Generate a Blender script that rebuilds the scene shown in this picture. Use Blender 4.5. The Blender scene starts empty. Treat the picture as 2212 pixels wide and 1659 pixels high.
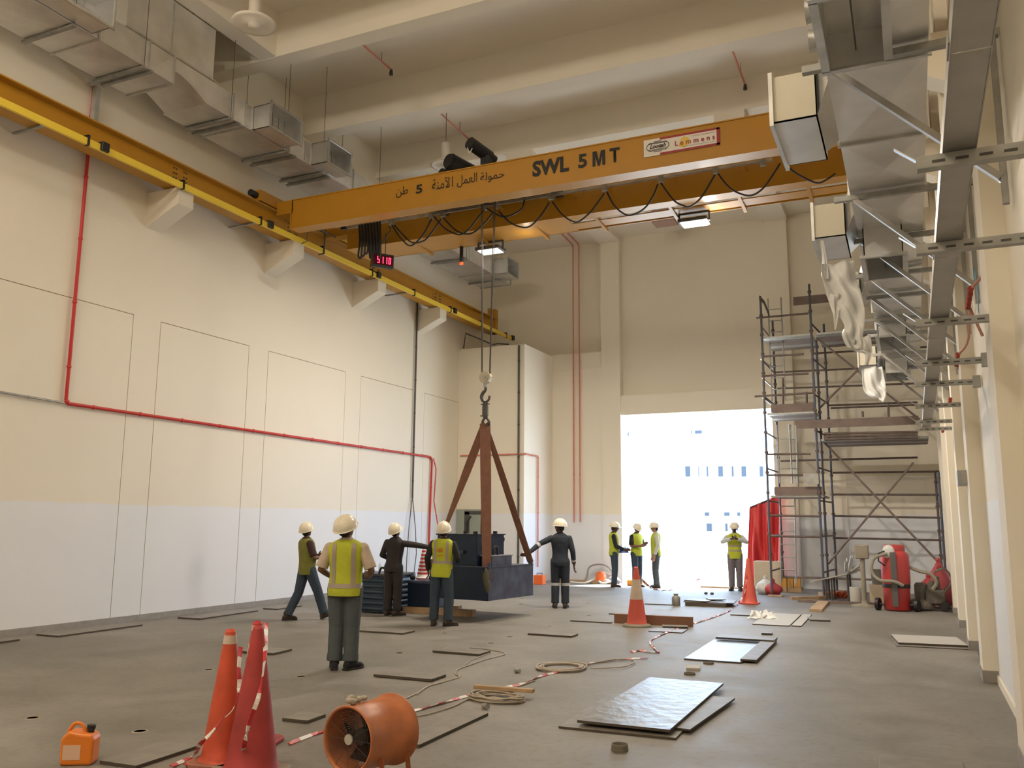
import bpy, bmesh, math, random
from mathutils import Vector, Matrix
random.seed(7)
SC = bpy.context.scene
COL = SC.collection
R = math.radians

# ---------------------------------------------------------------- camera
F_PX, PITCH, YAW, ROLL, EYE = 1871.18, 0.158712, 0.431402, 0.00745482, 1.72
def _axes():
    cy, sy, cp, sp, cr, sr = math.cos(YAW), math.sin(YAW), math.cos(PITCH), math.sin(PITCH), math.cos(ROLL), math.sin(ROLL)
    fwd = Vector((-sy*cp, cy*cp, sp)); right = Vector((cy, sy, 0)); up = right.cross(fwd)
    return right*cr + up*sr, up*cr - right*sr, fwd
AX_R, AX_U, AX_F = _axes()
cam_d = bpy.data.cameras.new('camera'); cam = bpy.data.objects.new('camera', cam_d); COL.objects.link(cam)
cam_d.sensor_width = 36; cam_d.lens = 36*F_PX/2212; cam_d.clip_end = 400; cam_d.clip_start = .05
M3 = Matrix((AX_R, AX_U, -AX_F)).transposed()
cam.matrix_world = Matrix.Translation((0, 0, EYE)) @ M3.to_4x4()
SC.camera = cam
# a surveyor's helper: where the sight line of a photo pixel meets a known plane of the hall
def _ray(px, py): return AX_R*((px-1106)/F_PX) - AX_U*((py-829.5)/F_PX) + AX_F
def onZ(px, py, z=0.0):
    r = _ray(px, py); t = (z-EYE)/r.z; return Vector((r.x*t, r.y*t, z))
def onX(px, py, x):
    r = _ray(px, py); t = x/r.x; return Vector((x, r.y*t, EYE+r.z*t))
def onY(px, py, y):
    r = _ray(px, py); t = y/r.y; return Vector((r.x*t, y, EYE+r.z*t))

# ---------------------------------------------------------------- world, sun, lamps, exposure
SC.view_settings.view_transform = 'Standard'; SC.view_settings.look = 'None'
SC.view_settings.gamma = 1; SC.view_settings.use_curve_mapping = False
SC.view_settings.exposure = 0.0
SC.cycles.use_denoising = True
SC.cycles.max_bounces = 8; SC.cycles.diffuse_bounces = 6; SC.cycles.glossy_bounces = 4
SC.cycles.sample_clamp_indirect = 6.0
SC.cycles.use_adaptive_sampling = True; SC.cycles.adaptive_threshold = 0.02
W = bpy.data.worlds.new('world'); SC.world = W; W.use_nodes = True
bg = W.node_tree.nodes['Background']; bg.inputs[0].default_value = (0.50, 0.70, 1.0, 1); bg.inputs[1].default_value = 12.5
sun_d = bpy.data.lights.new('sun', 'SUN'); sun_d.energy = 20; sun_d.angle = R(0.8); sun_d.color = (1, .97, .94)
sun = bpy.data.objects.new('sun', sun_d); COL.objects.link(sun)
sun.rotation_euler = Vector((0.30, 0.62, 1.25)).to_track_quat('Z', 'Y').to_euler()
def lamp(name, loc, power, color, size=.5, aim=(0, 0, -1), spread=180):
    d = bpy.data.lights.new(name, 'AREA'); d.energy = power; d.color = color; d.shape = 'DISK'; d.size = size; d.spread = R(spread)
    o = bpy.data.objects.new(name, d); COL.objects.link(o); o.location = loc
    o.rotation_euler = (-Vector(aim)).to_track_quat('Z', 'Y').to_euler(); return o
WARM = (1.0, .89, .74)
# unseen fill lights added behind and above the photographer to brighten the hall
for lx, ly in ((-9.2, 2.5), (-4.6, 2.5), (-9.2, -3.0), (-4.6, -3.0)):
    pd = bpy.data.lights.new('rear_fill_light', 'POINT'); pd.energy = 350; pd.color = WARM; pd.shadow_soft_size = .25
    po = bpy.data.objects.new('rear_fill_light', pd); COL.objects.link(po); po.location = (lx, ly, 9.3)

# the two floodlights slung under the crane
lamp('flood_light', (-3.25, 16.05, 7.36), 345, WARM, .3)
lamp('flood_light', (-6.95, 15.75, 7.38), 325, WARM, .3)
for nm_, loc_, e_ in (('flood_spill', (-3.25, 16.03, 7.34), 26), ('flood_spill', (-6.95, 15.75, 7.36), 5)):
    pd = bpy.data.lights.new(nm_, 'POINT'); pd.energy = e_; pd.color = WARM; pd.shadow_soft_size = .06
    po = bpy.data.objects.new(nm_, pd); COL.objects.link(po); po.location = loc_
# ---------------------------------------------------------------- materials
MATS = {}
def mat(name, color, rough=.6, metal=0.0, noise=0.0, nscale=4.0, bump=0.0, bscale=60.0, alpha=1.0, emit=0.0, trans=0.0, ndetail=4, dark=None, mottle=0.0):
    if name in MATS: return MATS[name]
    m = bpy.data.materials.new(name); m.use_nodes = True; nt = m.node_tree; n = nt.nodes; l = nt.links
    b = n['Principled BSDF']; b.inputs['Base Color'].default_value = (*color, 1); b.inputs['Roughness'].default_value = rough
    b.inputs['Metallic'].default_value = metal
    if trans: b.inputs['Transmission Weight'].default_value = trans
    if alpha < 1: b.inputs['Alpha'].default_value = alpha
    if emit: b.inputs['Emission Color'].default_value = (*color, 1); b.inputs['Emission Strength'].default_value = emit
    tc = n.new('ShaderNodeTexCoord')
    if noise or mottle:
        t = n.new('ShaderNodeTexNoise'); t.inputs['Scale'].default_value = nscale; t.inputs['Detail'].default_value = ndetail
        l.new(tc.outputs['Object'], t.inputs['Vector'])
        cr = n.new('ShaderNodeValToRGB'); cr.color_ramp.elements[0].position = .3; cr.color_ramp.elements[1].position = .7
        c2 = dark or tuple(c*(1-noise) for c in color); c3 = tuple(min(1, c*(1+noise*.35)) for c in color)
        cr.color_ramp.elements[0].color = (*c2, 1); cr.color_ramp.elements[1].color = (*c3, 1)
        l.new(t.outputs['Fac'], cr.inputs[0]); l.new(cr.outputs[0], b.inputs['Base Color'])
        if metal > .3:
            mr = n.new('ShaderNodeMapRange'); mr.inputs['To Min'].default_value = rough*.75; mr.inputs['To Max'].default_value = min(1, rough*1.35)
            l.new(t.outputs['Fac'], mr.inputs[0]); l.new(mr.outputs[0], b.inputs['Roughness'])
    if bump:
        t2 = n.new('ShaderNodeTexNoise'); t2.inputs['Scale'].default_value = bscale; t2.inputs['Detail'].default_value = 3
        l.new(tc.outputs['Object'], t2.inputs['Vector'])
        bm_ = n.new('ShaderNodeBump'); bm_.inputs['Strength'].default_value = bump; bm_.inputs['Distance'].default_value = .02
        l.new(t2.outputs['Fac'], bm_.inputs['Height']); l.new(bm_.outputs[0], b.inputs['Normal'])
    MATS[name] = m; return m
def wall_paint(name, upper, lower, zc=1.98):
    """cream paint above, newer whiter primer below a roller line at about two metres; the coordinates are the object's own"""
    m = bpy.data.materials.new(name); m.use_nodes = True; nt = m.node_tree; n = nt.nodes; l = nt.links; b = n['Principled BSDF']
    b.inputs['Roughness'].default_value = .55; b.inputs['Specular IOR Level'].default_value = .35
    g = n.new('ShaderNodeNewGeometry'); sp = n.new('ShaderNodeSeparateXYZ'); l.new(g.outputs['Position'], sp.inputs[0])
    t = n.new('ShaderNodeTexNoise'); t.inputs['Scale'].default_value = 1.6; t.inputs['Detail'].default_value = 5; l.new(g.outputs['Position'], t.inputs['Vector'])
    a = n.new('ShaderNodeMath'); a.operation = 'MULTIPLY_ADD'; a.inputs[1].default_value = .10; l.new(t.outputs['Fac'], a.inputs[0]); l.new(sp.outputs['Z'], a.inputs[2])
    mr = n.new('ShaderNodeMapRange'); mr.inputs['From Min'].default_value = zc+.04; mr.inputs['From Max'].default_value = zc+.07; l.new(a.outputs[0], mr.inputs[0])
    t3 = n.new('ShaderNodeTexNoise'); t3.inputs['Scale'].default_value = .5; t3.inputs['Detail'].default_value = 6; l.new(g.outputs['Position'], t3.inputs['Vector'])
    mx = n.new('ShaderNodeMix'); mx.data_type = 'RGBA'; mx.inputs[6].default_value = (*lower, 1); mx.inputs[7].default_value = (*upper, 1); l.new(mr.outputs[0], mx.inputs[0])
    mr2 = n.new('ShaderNodeMapRange'); mr2.inputs['To Min'].default_value = .93; mr2.inputs['To Max'].default_value = 1.04; l.new(t3.outputs['Fac'], mr2.inputs[0])
    mu = n.new('ShaderNodeMix'); mu.data_type = 'RGBA'; mu.blend_type = 'MULTIPLY'; mu.inputs[0].default_value = 1; l.new(mx.outputs[2], mu.inputs[6]); l.new(mr2.outputs[0], mu.inputs[7])
    l.new(mu.outputs[2], b.inputs['Base Color'])
    MATS[name] = m; return m
def floor_mat():
    m = bpy.data.materials.new('dusty_concrete'); m.use_nodes = True; nt = m.node_tree; n = nt.nodes; l = nt.links; b = n['Principled BSDF']
    g = n.new('ShaderNodeNewGeometry')
    def noise(s, d, w=0):
        t = n.new('ShaderNodeTexNoise'); t.inputs['Scale'].default_value = s; t.inputs['Detail'].default_value = d; t.inputs['Distortion'].default_value = w
        l.new(g.outputs['Position'], t.inputs['Vector']); return t
    t1, t2, t3 = noise(.35, 7, .6), noise(2.2, 6, .3), noise(14, 4)
    cr = n.new('ShaderNodeValToRGB'); e = cr.color_ramp.elements; e[0].position = .32; e[0].color = (.165, .148, .124, 1); e[1].position = .68; e[1].color = (.275, .256, .234, 1)
    l.new(t1.outputs['Fac'], cr.inputs[0])
    c2 = n.new('ShaderNodeValToRGB'); e = c2.color_ramp.elements; e[0].position = .30; e[0].color = (.74, .73, .70, 1); e[1].position = .60; e[1].color = (1, 1, 1, 1)
    l.new(t2.outputs['Fac'], c2.inputs[0])
    c3 = n.new('ShaderNodeValToRGB'); e = c3.color_ramp.elements; e[0].position = .30; e[0].color = (.84, .83, .81, 1); e[1].position = .5; e[1].color = (1, 1, 1, 1)
    l.new(t3.outputs['Fac'], c3.inputs[0])
    m1 = n.new('ShaderNodeMix'); m1.data_type = 'RGBA'; m1.blend_type = 'MULTIPLY'; m1.inputs[0].default_value = 1; l.new(cr.outputs[0], m1.inputs[6]); l.new(c2.outputs[0], m1.inputs[7])
    m2 = n.new('ShaderNodeMix'); m2.data_type = 'RGBA'; m2.blend_type = 'MULTIPLY'; m2.inputs[0].default_value = .9; l.new(m1.outputs[2], m2.inputs[6]); l.new(c3.outputs[0], m2.inputs[7])
    l.new(m2.outputs[2], b.inputs['Base Color'])
    mr = n.new('ShaderNodeMapRange'); mr.inputs['To Min'].default_value = .42; mr.inputs['To Max'].default_value = .72; l.new(t2.outputs['Fac'], mr.inputs[0]); l.new(mr.outputs[0], b.inputs['Roughness'])
    bu = n.new('ShaderNodeBump'); bu.inputs['Strength'].default_value = .12; bu.inputs['Distance'].default_value = .01; l.new(t3.outputs['Fac'], bu.inputs['Height']); l.new(bu.outputs[0], b.inputs['Normal'])
    MATS['floor'] = m; return m
CREAM = (.79, .735, .62); WHITE = (.76, .775, .80)
m_wall = wall_paint('wall_cream', CREAM, WHITE)
m_cream = mat('cream_plaster', CREAM, .6, noise=.05, nscale=.7)
m_ceil = mat('ceiling_cream', (.80, .745, .64), .7, noise=.05, nscale=.6)
m_floor = floor_mat()
m_base = mat('grey_plinth', (.30, .28, .26), .7, noise=.15, nscale=8)
m_joint = mat('joint_sealant', (.22, .15, .09), .8)
m_yel = mat('crane_yellow', (.45, .215, .013), .38, noise=.06, nscale=3)
m_yel2 = mat('rail_yellow', (.85, .62, .06), .4)
m_steel = mat('galvanised_steel', (.62, .62, .60), .36, .85, noise=.22, nscale=5, bump=.05, bscale=12)
m_duct = mat('duct_sheet', (.76, .755, .74), .34, .8, noise=.16, nscale=2.2, bump=.10, bscale=3)
m_chan = mat('channel_steel', (.40, .40, .38), .5, .6, noise=.25, nscale=9)
m_darksteel = mat('dark_steel', (.10, .095, .09), .5, .5, noise=.2)
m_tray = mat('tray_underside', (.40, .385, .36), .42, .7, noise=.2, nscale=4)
m_black = mat('black_plastic', (.015, .015, .016), .5)
m_red = mat('red_conduit', (.55, .035, .03), .45)
m_white = mat('white_plastic', (.8, .79, .75), .4)
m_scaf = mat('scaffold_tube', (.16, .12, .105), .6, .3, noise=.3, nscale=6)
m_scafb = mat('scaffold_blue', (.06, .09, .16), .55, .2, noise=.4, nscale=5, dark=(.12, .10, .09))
m_edge_shade = mat('board_edge_shade', (.075, .06, .045), .8)  # shadow along the board sides, painted into their edge colour
m_board = mat('grey_board', (.225, .205, .18), .5, noise=.25, nscale=5, bump=.05)
m_boardd = mat('worn_board_face', (.22, .20, .175), .33, .32, noise=.5, nscale=7, bump=.5, bscale=8)
m_wood = mat('raw_wood', (.45, .30, .17), .7, noise=.25, nscale=7)
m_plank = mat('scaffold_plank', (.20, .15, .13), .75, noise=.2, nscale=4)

# ---------------------------------------------------------------- mesh building
def tag(o, label=None, cat=None, group=None, kind=None):
    if label: o['label'] = label
    if cat: o['category'] = cat
    if group: o['group'] = group
    if kind: o['kind'] = kind
    return o
def empty(name, loc, label=None, cat=None, group=None, rz=0, kind=None):
    o = bpy.data.objects.new(name, None); COL.objects.link(o); o.location = loc; o.rotation_euler = (0, 0, rz); o.empty_display_size = .1
    return tag(o, label, cat, group, kind)
def frame_of(p0, p1, up=(0, 0, 1)):
    d = (Vector(p1)-Vector(p0)).normalized(); u = Vector(up)
    if abs(d.dot(u)) > .98: u = Vector((0, 1, 0)) if abs(d.y) < .9 else Vector((1, 0, 0))
    s = d.cross(u).normalized(); u = s.cross(d).normalized(); return d, s, u
class MB:
    def __init__(self): self.v = []; self.f = []; self.m = []; self.smooth = []; self.mi = 0; self.sm = False
    def add(self, vs, fs, sm=None):
        k = len(self.v); self.v += [tuple(v) for v in vs]
        for f in fs: self.f.append(tuple(i+k for i in f)); self.m.append(self.mi); self.smooth.append(self.sm if sm is None else sm)
        return self
    def box(self, a, b):
        x0, y0, z0 = [min(a[i], b[i]) for i in range(3)]; x1, y1, z1 = [max(a[i], b[i]) for i in range(3)]
        return self.add([(x0, y0, z0), (x1, y0, z0), (x1, y1, z0), (x0, y1, z0), (x0, y0, z1), (x1, y0, z1), (x1, y1, z1), (x0, y1, z1)],
                        [(0, 3, 2, 1), (4, 5, 6, 7), (0, 1, 5, 4), (1, 2, 6, 5), (2, 3, 7, 6), (3, 0, 4, 7)])
    def hexa(self, lo, hi):          # two quads (same winding), lower and upper
        return self.add(list(lo)+list(hi), [(3, 2, 1, 0), (4, 5, 6, 7), (0, 1, 5, 4), (1, 2, 6, 5), (2, 3, 7, 6), (3, 0, 4, 7)])
    def bar(self, p0, p1, w, h, up=(0, 0, 1)):
        d, s, u = frame_of(p0, p1, up); p0, p1 = Vector(p0), Vector(p1); q = [(-w/2, -h/2), (w/2, -h/2), (w/2, h/2), (-w/2, h/2)]
        return self.add([p0+s*a+u*b for a, b in q]+[p1+s*a+u*b for a, b in q], [(3, 2, 1, 0), (4, 5, 6, 7), (0, 1, 5, 4), (1, 2, 6, 5), (2, 3, 7, 6), (3, 0, 4, 7)])
    def channel(self, p0, p1, w, h, t=.003, up=(0, 0, 1)):   # C-section, open side up
        d, s, u = frame_of(p0, p1, up); p0, p1 = Vector(p0), Vector(p1)
        self.bar(p0-u*(h/2-t/2), p1-u*(h/2-t/2), w, t, up)
        for k in (-1, 1): self.bar(p0+s*k*(w/2-t/2), p1+s*k*(w/2-t/2), t, h, up)
        return self
    def cyl(self, p0, p1, r0, r1=None, n=10, cap=True, sm=True):
        r1 = r0 if r1 is None else r1; d, s, u = frame_of(p0, p1); p0, p1 = Vector(p0), Vector(p1)
        ring = lambda p, r: [p+s*math.cos(2*math.pi*i/n)*r+u*math.sin(2*math.pi*i/n)*r for i in range(n)]
        self.add(ring(p0, r0)+ring(p1, r1), [(i, (i+1) % n, n+(i+1) % n, n+i) for i in range(n)], sm)
        if cap: self.add(ring(p0, r0), [tuple(reversed(range(n)))], False); self.add(ring(p1, r1), [tuple(range(n))], False)
        return self
    def tube(self, pts, r, n=6, closed=False):
        pts = [Vector(p) for p in pts]; N = len(pts); rings = []; pu = None
        for i, p in enumerate(pts):
            a = pts[max(i-1, 0)]; b = pts[min(i+1, N-1)]; d = (b-a)
            if d.length < 1e-9: d = Vector((0, 0, 1))
            d.normalize()
            if pu is None: pu = Vector((0, 0, 1)) if abs(d.z) < .9 else Vector((1, 0, 0))
            s = d.cross(pu).normalized(); u = s.cross(d).normalized(); pu = u
            rr = r[i] if isinstance(r, (list, tuple)) else r
            rings += [p+s*math.cos(2*math.pi*k/n)*rr+u*math.sin(2*math.pi*k/n)*rr for k in range(n)]
        f = [(i*n+k, i*n+(k+1) % n, (i+1)*n+(k+1) % n, (i+1)*n+k) for i in range(N-1) for k in range(n)]
        self.add(rings, f, True); self.add(rings[:n], [tuple(reversed(range(n)))], False); self.add(rings[-n:], [tuple(range(n))], False)
        return self
    def ribbon(self, pts, w, t=.002, nrm=(0, 0, 1)):   # flat strap following pts, width along pts x nrm (or a list of widths)
        pts = [Vector(p) for p in pts]; N = len(pts); vs = []
        for i, p in enumerate(pts):
            d = (pts[min(i+1, N-1)]-pts[max(i-1, 0)]).normalized(); nn = Vector(nrm[i] if isinstance(nrm, list) else nrm); s = d.cross(nn).normalized(); u = s.cross(d).normalized()
            ww = w[i] if isinstance(w, list) else w
            vs += [p-s*ww/2-u*t/2, p+s*ww/2-u*t/2, p+s*ww/2+u*t/2, p-s*ww/2+u*t/2]
        f = [(i*4+k, i*4+(k+1) % 4, (i+1)*4+(k+1) % 4, (i+1)*4+k) for i in range(N-1) for k in range(4)]
        f += [(3, 2, 1, 0), tuple((N-1)*4+k for k in range(4))]
        return self.add(vs, f)
    def lathe(self, prof, c=(0, 0, 0), n=24, sm=True, sx=1, sy=1):
        c = Vector(c); vs = []
        for r, z in prof: vs += [c+Vector((math.cos(2*math.pi*i/n)*r*sx, math.sin(2*math.pi*i/n)*r*sy, z)) for i in range(n)]
        P = len(prof)
        f = [(j*n+i, j*n+(i+1) % n, (j+1)*n+(i+1) % n, (j+1)*n+i) for j in range(P-1) for i in range(n)]
        self.add(vs, f, sm)
        if prof[0][0] > 1e-4: self.add(vs[:n], [tuple(reversed(range(n)))], False)
        if prof[-1][0] > 1e-4: self.add(vs[-n:], [tuple(range(n))], False)
        return self
    def loft(self, secs, n=16, cap=True, sm=True, p=2.0):   # secs: (centre, rx, ry) or (centre, sideVec, upVec)
        vs = []
        for c, a, b in secs:
            c = Vector(c); a = Vector((a, 0, 0)) if not hasattr(a, '__len__') else Vector(a); b = Vector((0, b, 0)) if not hasattr(b, '__len__') else Vector(b)
            for i in range(n):
                th = 2*math.pi*i/n; x, y = math.cos(th), math.sin(th)
                if p != 2: x, y = math.copysign(abs(x)**(2/p), x), math.copysign(abs(y)**(2/p), y)
                vs.append(c+a*x+b*y)
        P = len(secs)
        self.add(vs, [(j*n+i, j*n+(i+1) % n, (j+1)*n+(i+1) % n, (j+1)*n+i) for j in range(P-1) for i in range(n)], sm)
        if cap: self.add(vs[:n], [tuple(reversed(range(n)))], False); self.add(vs[-n:], [tuple(range(n))], False)
        return self
    def ball(self, c, rx, ry=None, rz=None, n=12, m=8, rot=None):
        ry = ry or rx; rz = rz or rx; c = Vector(c); vs = []; rot = rot or Matrix.Identity(3)
        for j in range(1, m):
            ph = math.pi*j/m
            for i in range(n):
                th = 2*math.pi*i/n; vs.append(c+rot@Vector((rx*math.sin(ph)*math.cos(th), ry*math.sin(ph)*math.sin(th), -rz*math.cos(ph))))
        k = len(vs); vs += [c+rot@Vector((0, 0, -rz)), c+rot@Vector((0, 0, rz))]
        f = [(j*n+i, j*n+(i+1) % n, (j+1)*n+(i+1) % n, (j+1)*n+i) for j in range(m-2) for i in range(n)]
        f += [(k, (i+1) % n, i) for i in range(n)]+[(k+1, (m-2)*n+i, (m-2)*n+(i+1) % n) for i in range(n)]
        return self.add(vs, f, True)
    def prism(self, poly, ax, a, b):   # polygon of 2-D points extruded along axis 'x','y','z' from a to b
        def P(q, t): return {'x': (t, q[0], q[1]), 'y': (q[0], t, q[1]), 'z': (q[0], q[1], t)}[ax]
        n = len(poly); vs = [P(q, a) for q in poly]+[P(q, b) for q in poly]
        return self.add(vs, [tuple(range(n)), tuple(reversed(range(n, 2*n)))]+[(i, n+i, n+(i+1) % n, (i+1) % n) for i in range(n)])
    def mesh(self, name, mats, off=(0, 0, 0)):
        me = bpy.data.meshes.new(name); o = Vector(off)
        me.from_pydata([tuple(Vector(v)-o) for v in self.v], [], self.f)
        for mm in (mats if isinstance(mats, (list, tuple)) else [mats]): me.materials.append(mm)
        me.polygons.foreach_set('material_index', self.m); me.polygons.foreach_set('use_smooth', self.smooth)
        bm = bmesh.new(); bm.from_mesh(me); bmesh.ops.recalc_face_normals(bm, faces=bm.faces); bm.to_mesh(me); bm.free()
        me.update(); return me
    def build(self, name, mats, parent=None, local=False, label=None, cat=None, group=None, kind=None, bevel=0, bseg=1):
        if parent is None:
            if local: off = Vector((0, 0, 0))
            else:
                xs = [v[0] for v in self.v]; ys = [v[1] for v in self.v]; zs = [v[2] for v in self.v]
                off = Vector(((min(xs)+max(xs))/2, (min(ys)+max(ys))/2, min(zs)))
            o = bpy.data.objects.new(name, self.mesh(name, mats, off)); COL.objects.link(o); o.location = off
        else:
            off = Vector((0, 0, 0))
            if not local:
                p = parent
                while p is not None: off = off+Vector(p.location); p = p.parent
            o = bpy.data.objects.new(name, self.mesh(name, mats, off)); COL.objects.link(o); o.parent = parent
        if bevel:
            b = o.modifiers.new('bevel', 'BEVEL'); b.width = bevel; b.segments = bseg; b.limit_method = 'ANGLE'; b.angle_limit = R(40)
        return tag(o, label, cat, group, kind)
def struct(name, mb, mats, **k): return mb.build(name, mats, kind='structure', **k)
def copy_thing(src, loc, rz=None, label=None, group=None):
    c = src.copy(); COL.objects.link(c); c.location = loc
    if rz is not None: c.rotation_euler = (0, 0, rz)
    if label: c['label'] = label
    if group: c['group'] = group
    for ch in list(src.children):
        d = ch.copy(); COL.objects.link(d); d.parent = c
        for g in list(ch.children):
            e = g.copy(); COL.objects.link(e); e.parent = d
    return c
def arc(p0, p1, sag, n=10):      # hanging cable between two points
    p0, p1 = Vector(p0), Vector(p1); return [p0.lerp(p1, i/n)-Vector((0, 0, sag*4*(i/n)*(1-i/n))) for i in range(n+1)]
def smooth_path(pts, k=4):       # Catmull-Rom through the points
    pts = [Vector(p) for p in pts]; out = []
    for i in range(len(pts)-1):
        a, b, c, d = pts[max(i-1, 0)], pts[i], pts[i+1], pts[min(i+2, len(pts)-1)]
        for j in range(k):
            t = j/k; out.append(.5*((2*b)+(c-a)*t+(2*a-5*b+4*c-d)*t*t+(3*b-a-3*c+d)*t**3))
    return out+[pts[-1]]
# ================================================================ the hall
XL, XR, YF, ZC, ZB = -12.32, .75, 25.07, 11.4, 10.5
struct('floor', MB().box((XL-.3, -8, -.25), (XR+.3, 25.5, 0)), m_floor)
m_out = mat('outdoor_concrete', (.62, .58, .50), .9, noise=.08, nscale=.4)
struct('ground', MB().box((-70, 25.5, -.30), (60, 90, -.02)), m_out)
# left wall: recessed sealant core with proud infill panels
wl = struct('wall_left', MB().box((XL-.3, -8, 0), (XL-.008, 25.6, ZC)), m_joint)
panels = [(-8, -5.25), (-4.65, -2.05), (-1.45, 1.15), (1.75, 4.36), (4.98, 7.56), (8.18, 10.76), (11.38, 13.72), (14.32, 17.12), (17.77, 20.28), (20.88, 22.9)]
g = .006; edges = [-8.0]
for a, b in panels:
    MB().box((XL-.01, a+g, 0), (XL, b-g, 5.3-g)).build('infill_panel', m_wall, wl)
prev = -8
for i, (a, b) in enumerate(panels[1:]):
    MB().box((XL-.01, panels[i][1]+g, 0), (XL, a-g, 5.3+g)).build('pier_strip', m_wall, wl)
MB().box((XL-.01, -8, 5.3+g), (XL, 25.4, ZC)).build('upper_wall', m_wall, wl)
struct('baseboard_left', MB().box((XL, -8, 0), (XL+.035, 22.9, .10)), m_base)
# corner core, recessed end wall, columns, door header
struct('wall_alcove', MB().box((XL, 22.9, 0), (-10.14, 25.6, 6.93)), m_wall)
struct('wall_end', MB().box((-10.3, YF, 0), (-8.49, YF+.4, 6.97)).box((XL, YF+.33, 6.9), (-8.3, YF+.6, ZC)), m_wall)
struct('trim_1', MB().box((-10.14, YF-.02, 6.45), (-8.6, YF, 6.5)), m_cream)
struct('wall_end_column', MB().box((-8.49, YF-.06, 0), (-7.89, YF+.5, ZC)), m_wall)
struct('wall_end_header', MB().box((-7.89, YF, 4.96), (-3.42, YF+.35, 5.56)), m_wall)
struct('wall_end_upper', MB().box((-7.89, YF+.24, 5.5), (-3.42, YF+.5, ZC)), m_wall)
struct('wall_end_column', MB().box((-3.46, YF-.06, 0), (-2.86, YF+.5, ZC)), m_wall)
struct('wall_end_right', MB().box((-2.9, YF+.2, 0), (XR+.1, YF+.5, ZC)), m_wall)
struct('wall_end_box', MB().box((-1.6, 24.75, 0), (XR, YF+.2, 3.0)), m_wall, bevel=.01)
# right wall, pilasters, plinths
struct('wall_right', MB().box((XR, -8, 0), (XR+.3, 25.6, ZC)), m_wall)
for i, y in enumerate((-1.0, 3.1, 7.2, 11.35, 14.13, 17.1, 19.6, 22.2)):
    p = struct('wall_pilaster', MB().box((.6, y, 0), (XR+.01, y+.50, ZB)), m_cream)
    MB().box((.59, y-.01, 0), (XR+.01, y+.51, .13)).build('plinth', m_base, p)
struct('baseboard_right', MB().box((XR-.02, -8, 0), (XR+.01, 25, .09)), m_cream)
struct('wall_rear', MB().box((XL-.3, -8.3, 0), (XR+.3, -8, ZC)), m_wall)
# ceiling: slab, cross beams, dropped end bay
struct('ceiling', MB().box((XL-.3, -8, ZC), (XR+.3, 18.1, ZC+.3)), m_ceil)
struct('ceiling_end_bay', MB().box((XL-.3, 18.1, 10.62), (XR+.3, 25.7, ZC+.3)), m_ceil)
for y in (-5.9, -2.9, .1, 3.1, 6.1, 9.1, 12.08, 15.08):
    struct('ceiling_beam', MB().box((XL, y, ZB), (XR, y+.34, ZC+.02)), m_ceil)
for x in (-8.49, -3.46):
    struct('ceiling_beam', MB().box((x-.03, 18.08, 10.43), (x+.63, 25.1, 10.65)), m_ceil)
struct('ceiling_beam', MB().box((-10.97, -8, ZB+.01), (-10.59, 12.1, ZC+.02)), m_ceil)
# ---- outside: a white building across the yard
bl = empty('office_building', (-22, 58, 0), 'overexposed white building with strip windows seen through the door opening', 'building')
m_fac = mat('white_facade', (.82, .81, .78), .8)
MB().box((-60, 58, -.3), (8, 70, 26)).build('facade', m_fac, bl)
m_glass = mat('window_glass', (.028, .034, .045), .7)
for y0, y1, xs in ((1005, 1032, ((1478, 1494), (1497, 1503), (1506, 1513), (1524, 1533), (1541, 1547), (1549, 1565), (1578, 1588), (1599, 1615), (1638, 1652))),
                   (1104, 1117, ((1520, 1535), (1562, 1579), (1590, 1602))), (1128, 1150, ((1524, 1541), (1564, 1575), (1590, 1597))),
                   (928, 939, ((1492, 1496), (1499, 1519))), (932, 944, ((1354, 1361),))):
    for x0, x1 in xs:
        a = onY(x0, y0, 57.95); b = onY(x1, y1, 57.95)
        w = MB().box((a.x, 57.9, b.z), (b.x, 58.05, a.z)).build('window', mat('window_frame', (.25, .25, .26), .7), bl)
        MB().box((a.x+.08, 57.88, b.z+.08), (b.x-.08, 57.95, a.z-.08)).build('pane', m_glass, w)
# ================================================================ lettering helper
def text_part(name, body, p_bl, xdir, zdir, width, height, m, parent, bold=.0, extrude=.002, shear=0, label=None):
    c = bpy.data.curves.new('txt', 'FONT'); c.body = body; c.offset = bold; c.extrude = 0; c.shear = shear; c.resolution_u = 3
    o = bpy.data.objects.new('txt', c); COL.objects.link(o); bpy.context.view_layer.update()
    me = bpy.data.meshes.new_from_object(o); bpy.data.objects.remove(o); bpy.data.curves.remove(c)
    xs = [v.co.x for v in me.vertices]; ys = [v.co.y for v in me.vertices]; x0, x1, y0, y1 = min(xs), max(xs), min(ys), max(ys)
    X = Vector(xdir).normalized(); Zv = Vector(zdir).normalized(); off = Vector((0, 0, 0)); p = parent
    while p is not None: off = off+Vector(p.location); p = p.parent
    base = Vector(p_bl)-off
    for v in me.vertices: v.co = base+X*((v.co.x-x0)/(x1-x0)*width)+Zv*((v.co.y-y0)/(y1-y0)*height)
    me.materials.clear(); me.materials.append(m); me.name = name
    t = bpy.data.objects.new(name, me); COL.objects.link(t); t.parent = parent; t['kind'] = 'stuff'
    if label: t['label'] = label
    return t
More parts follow.
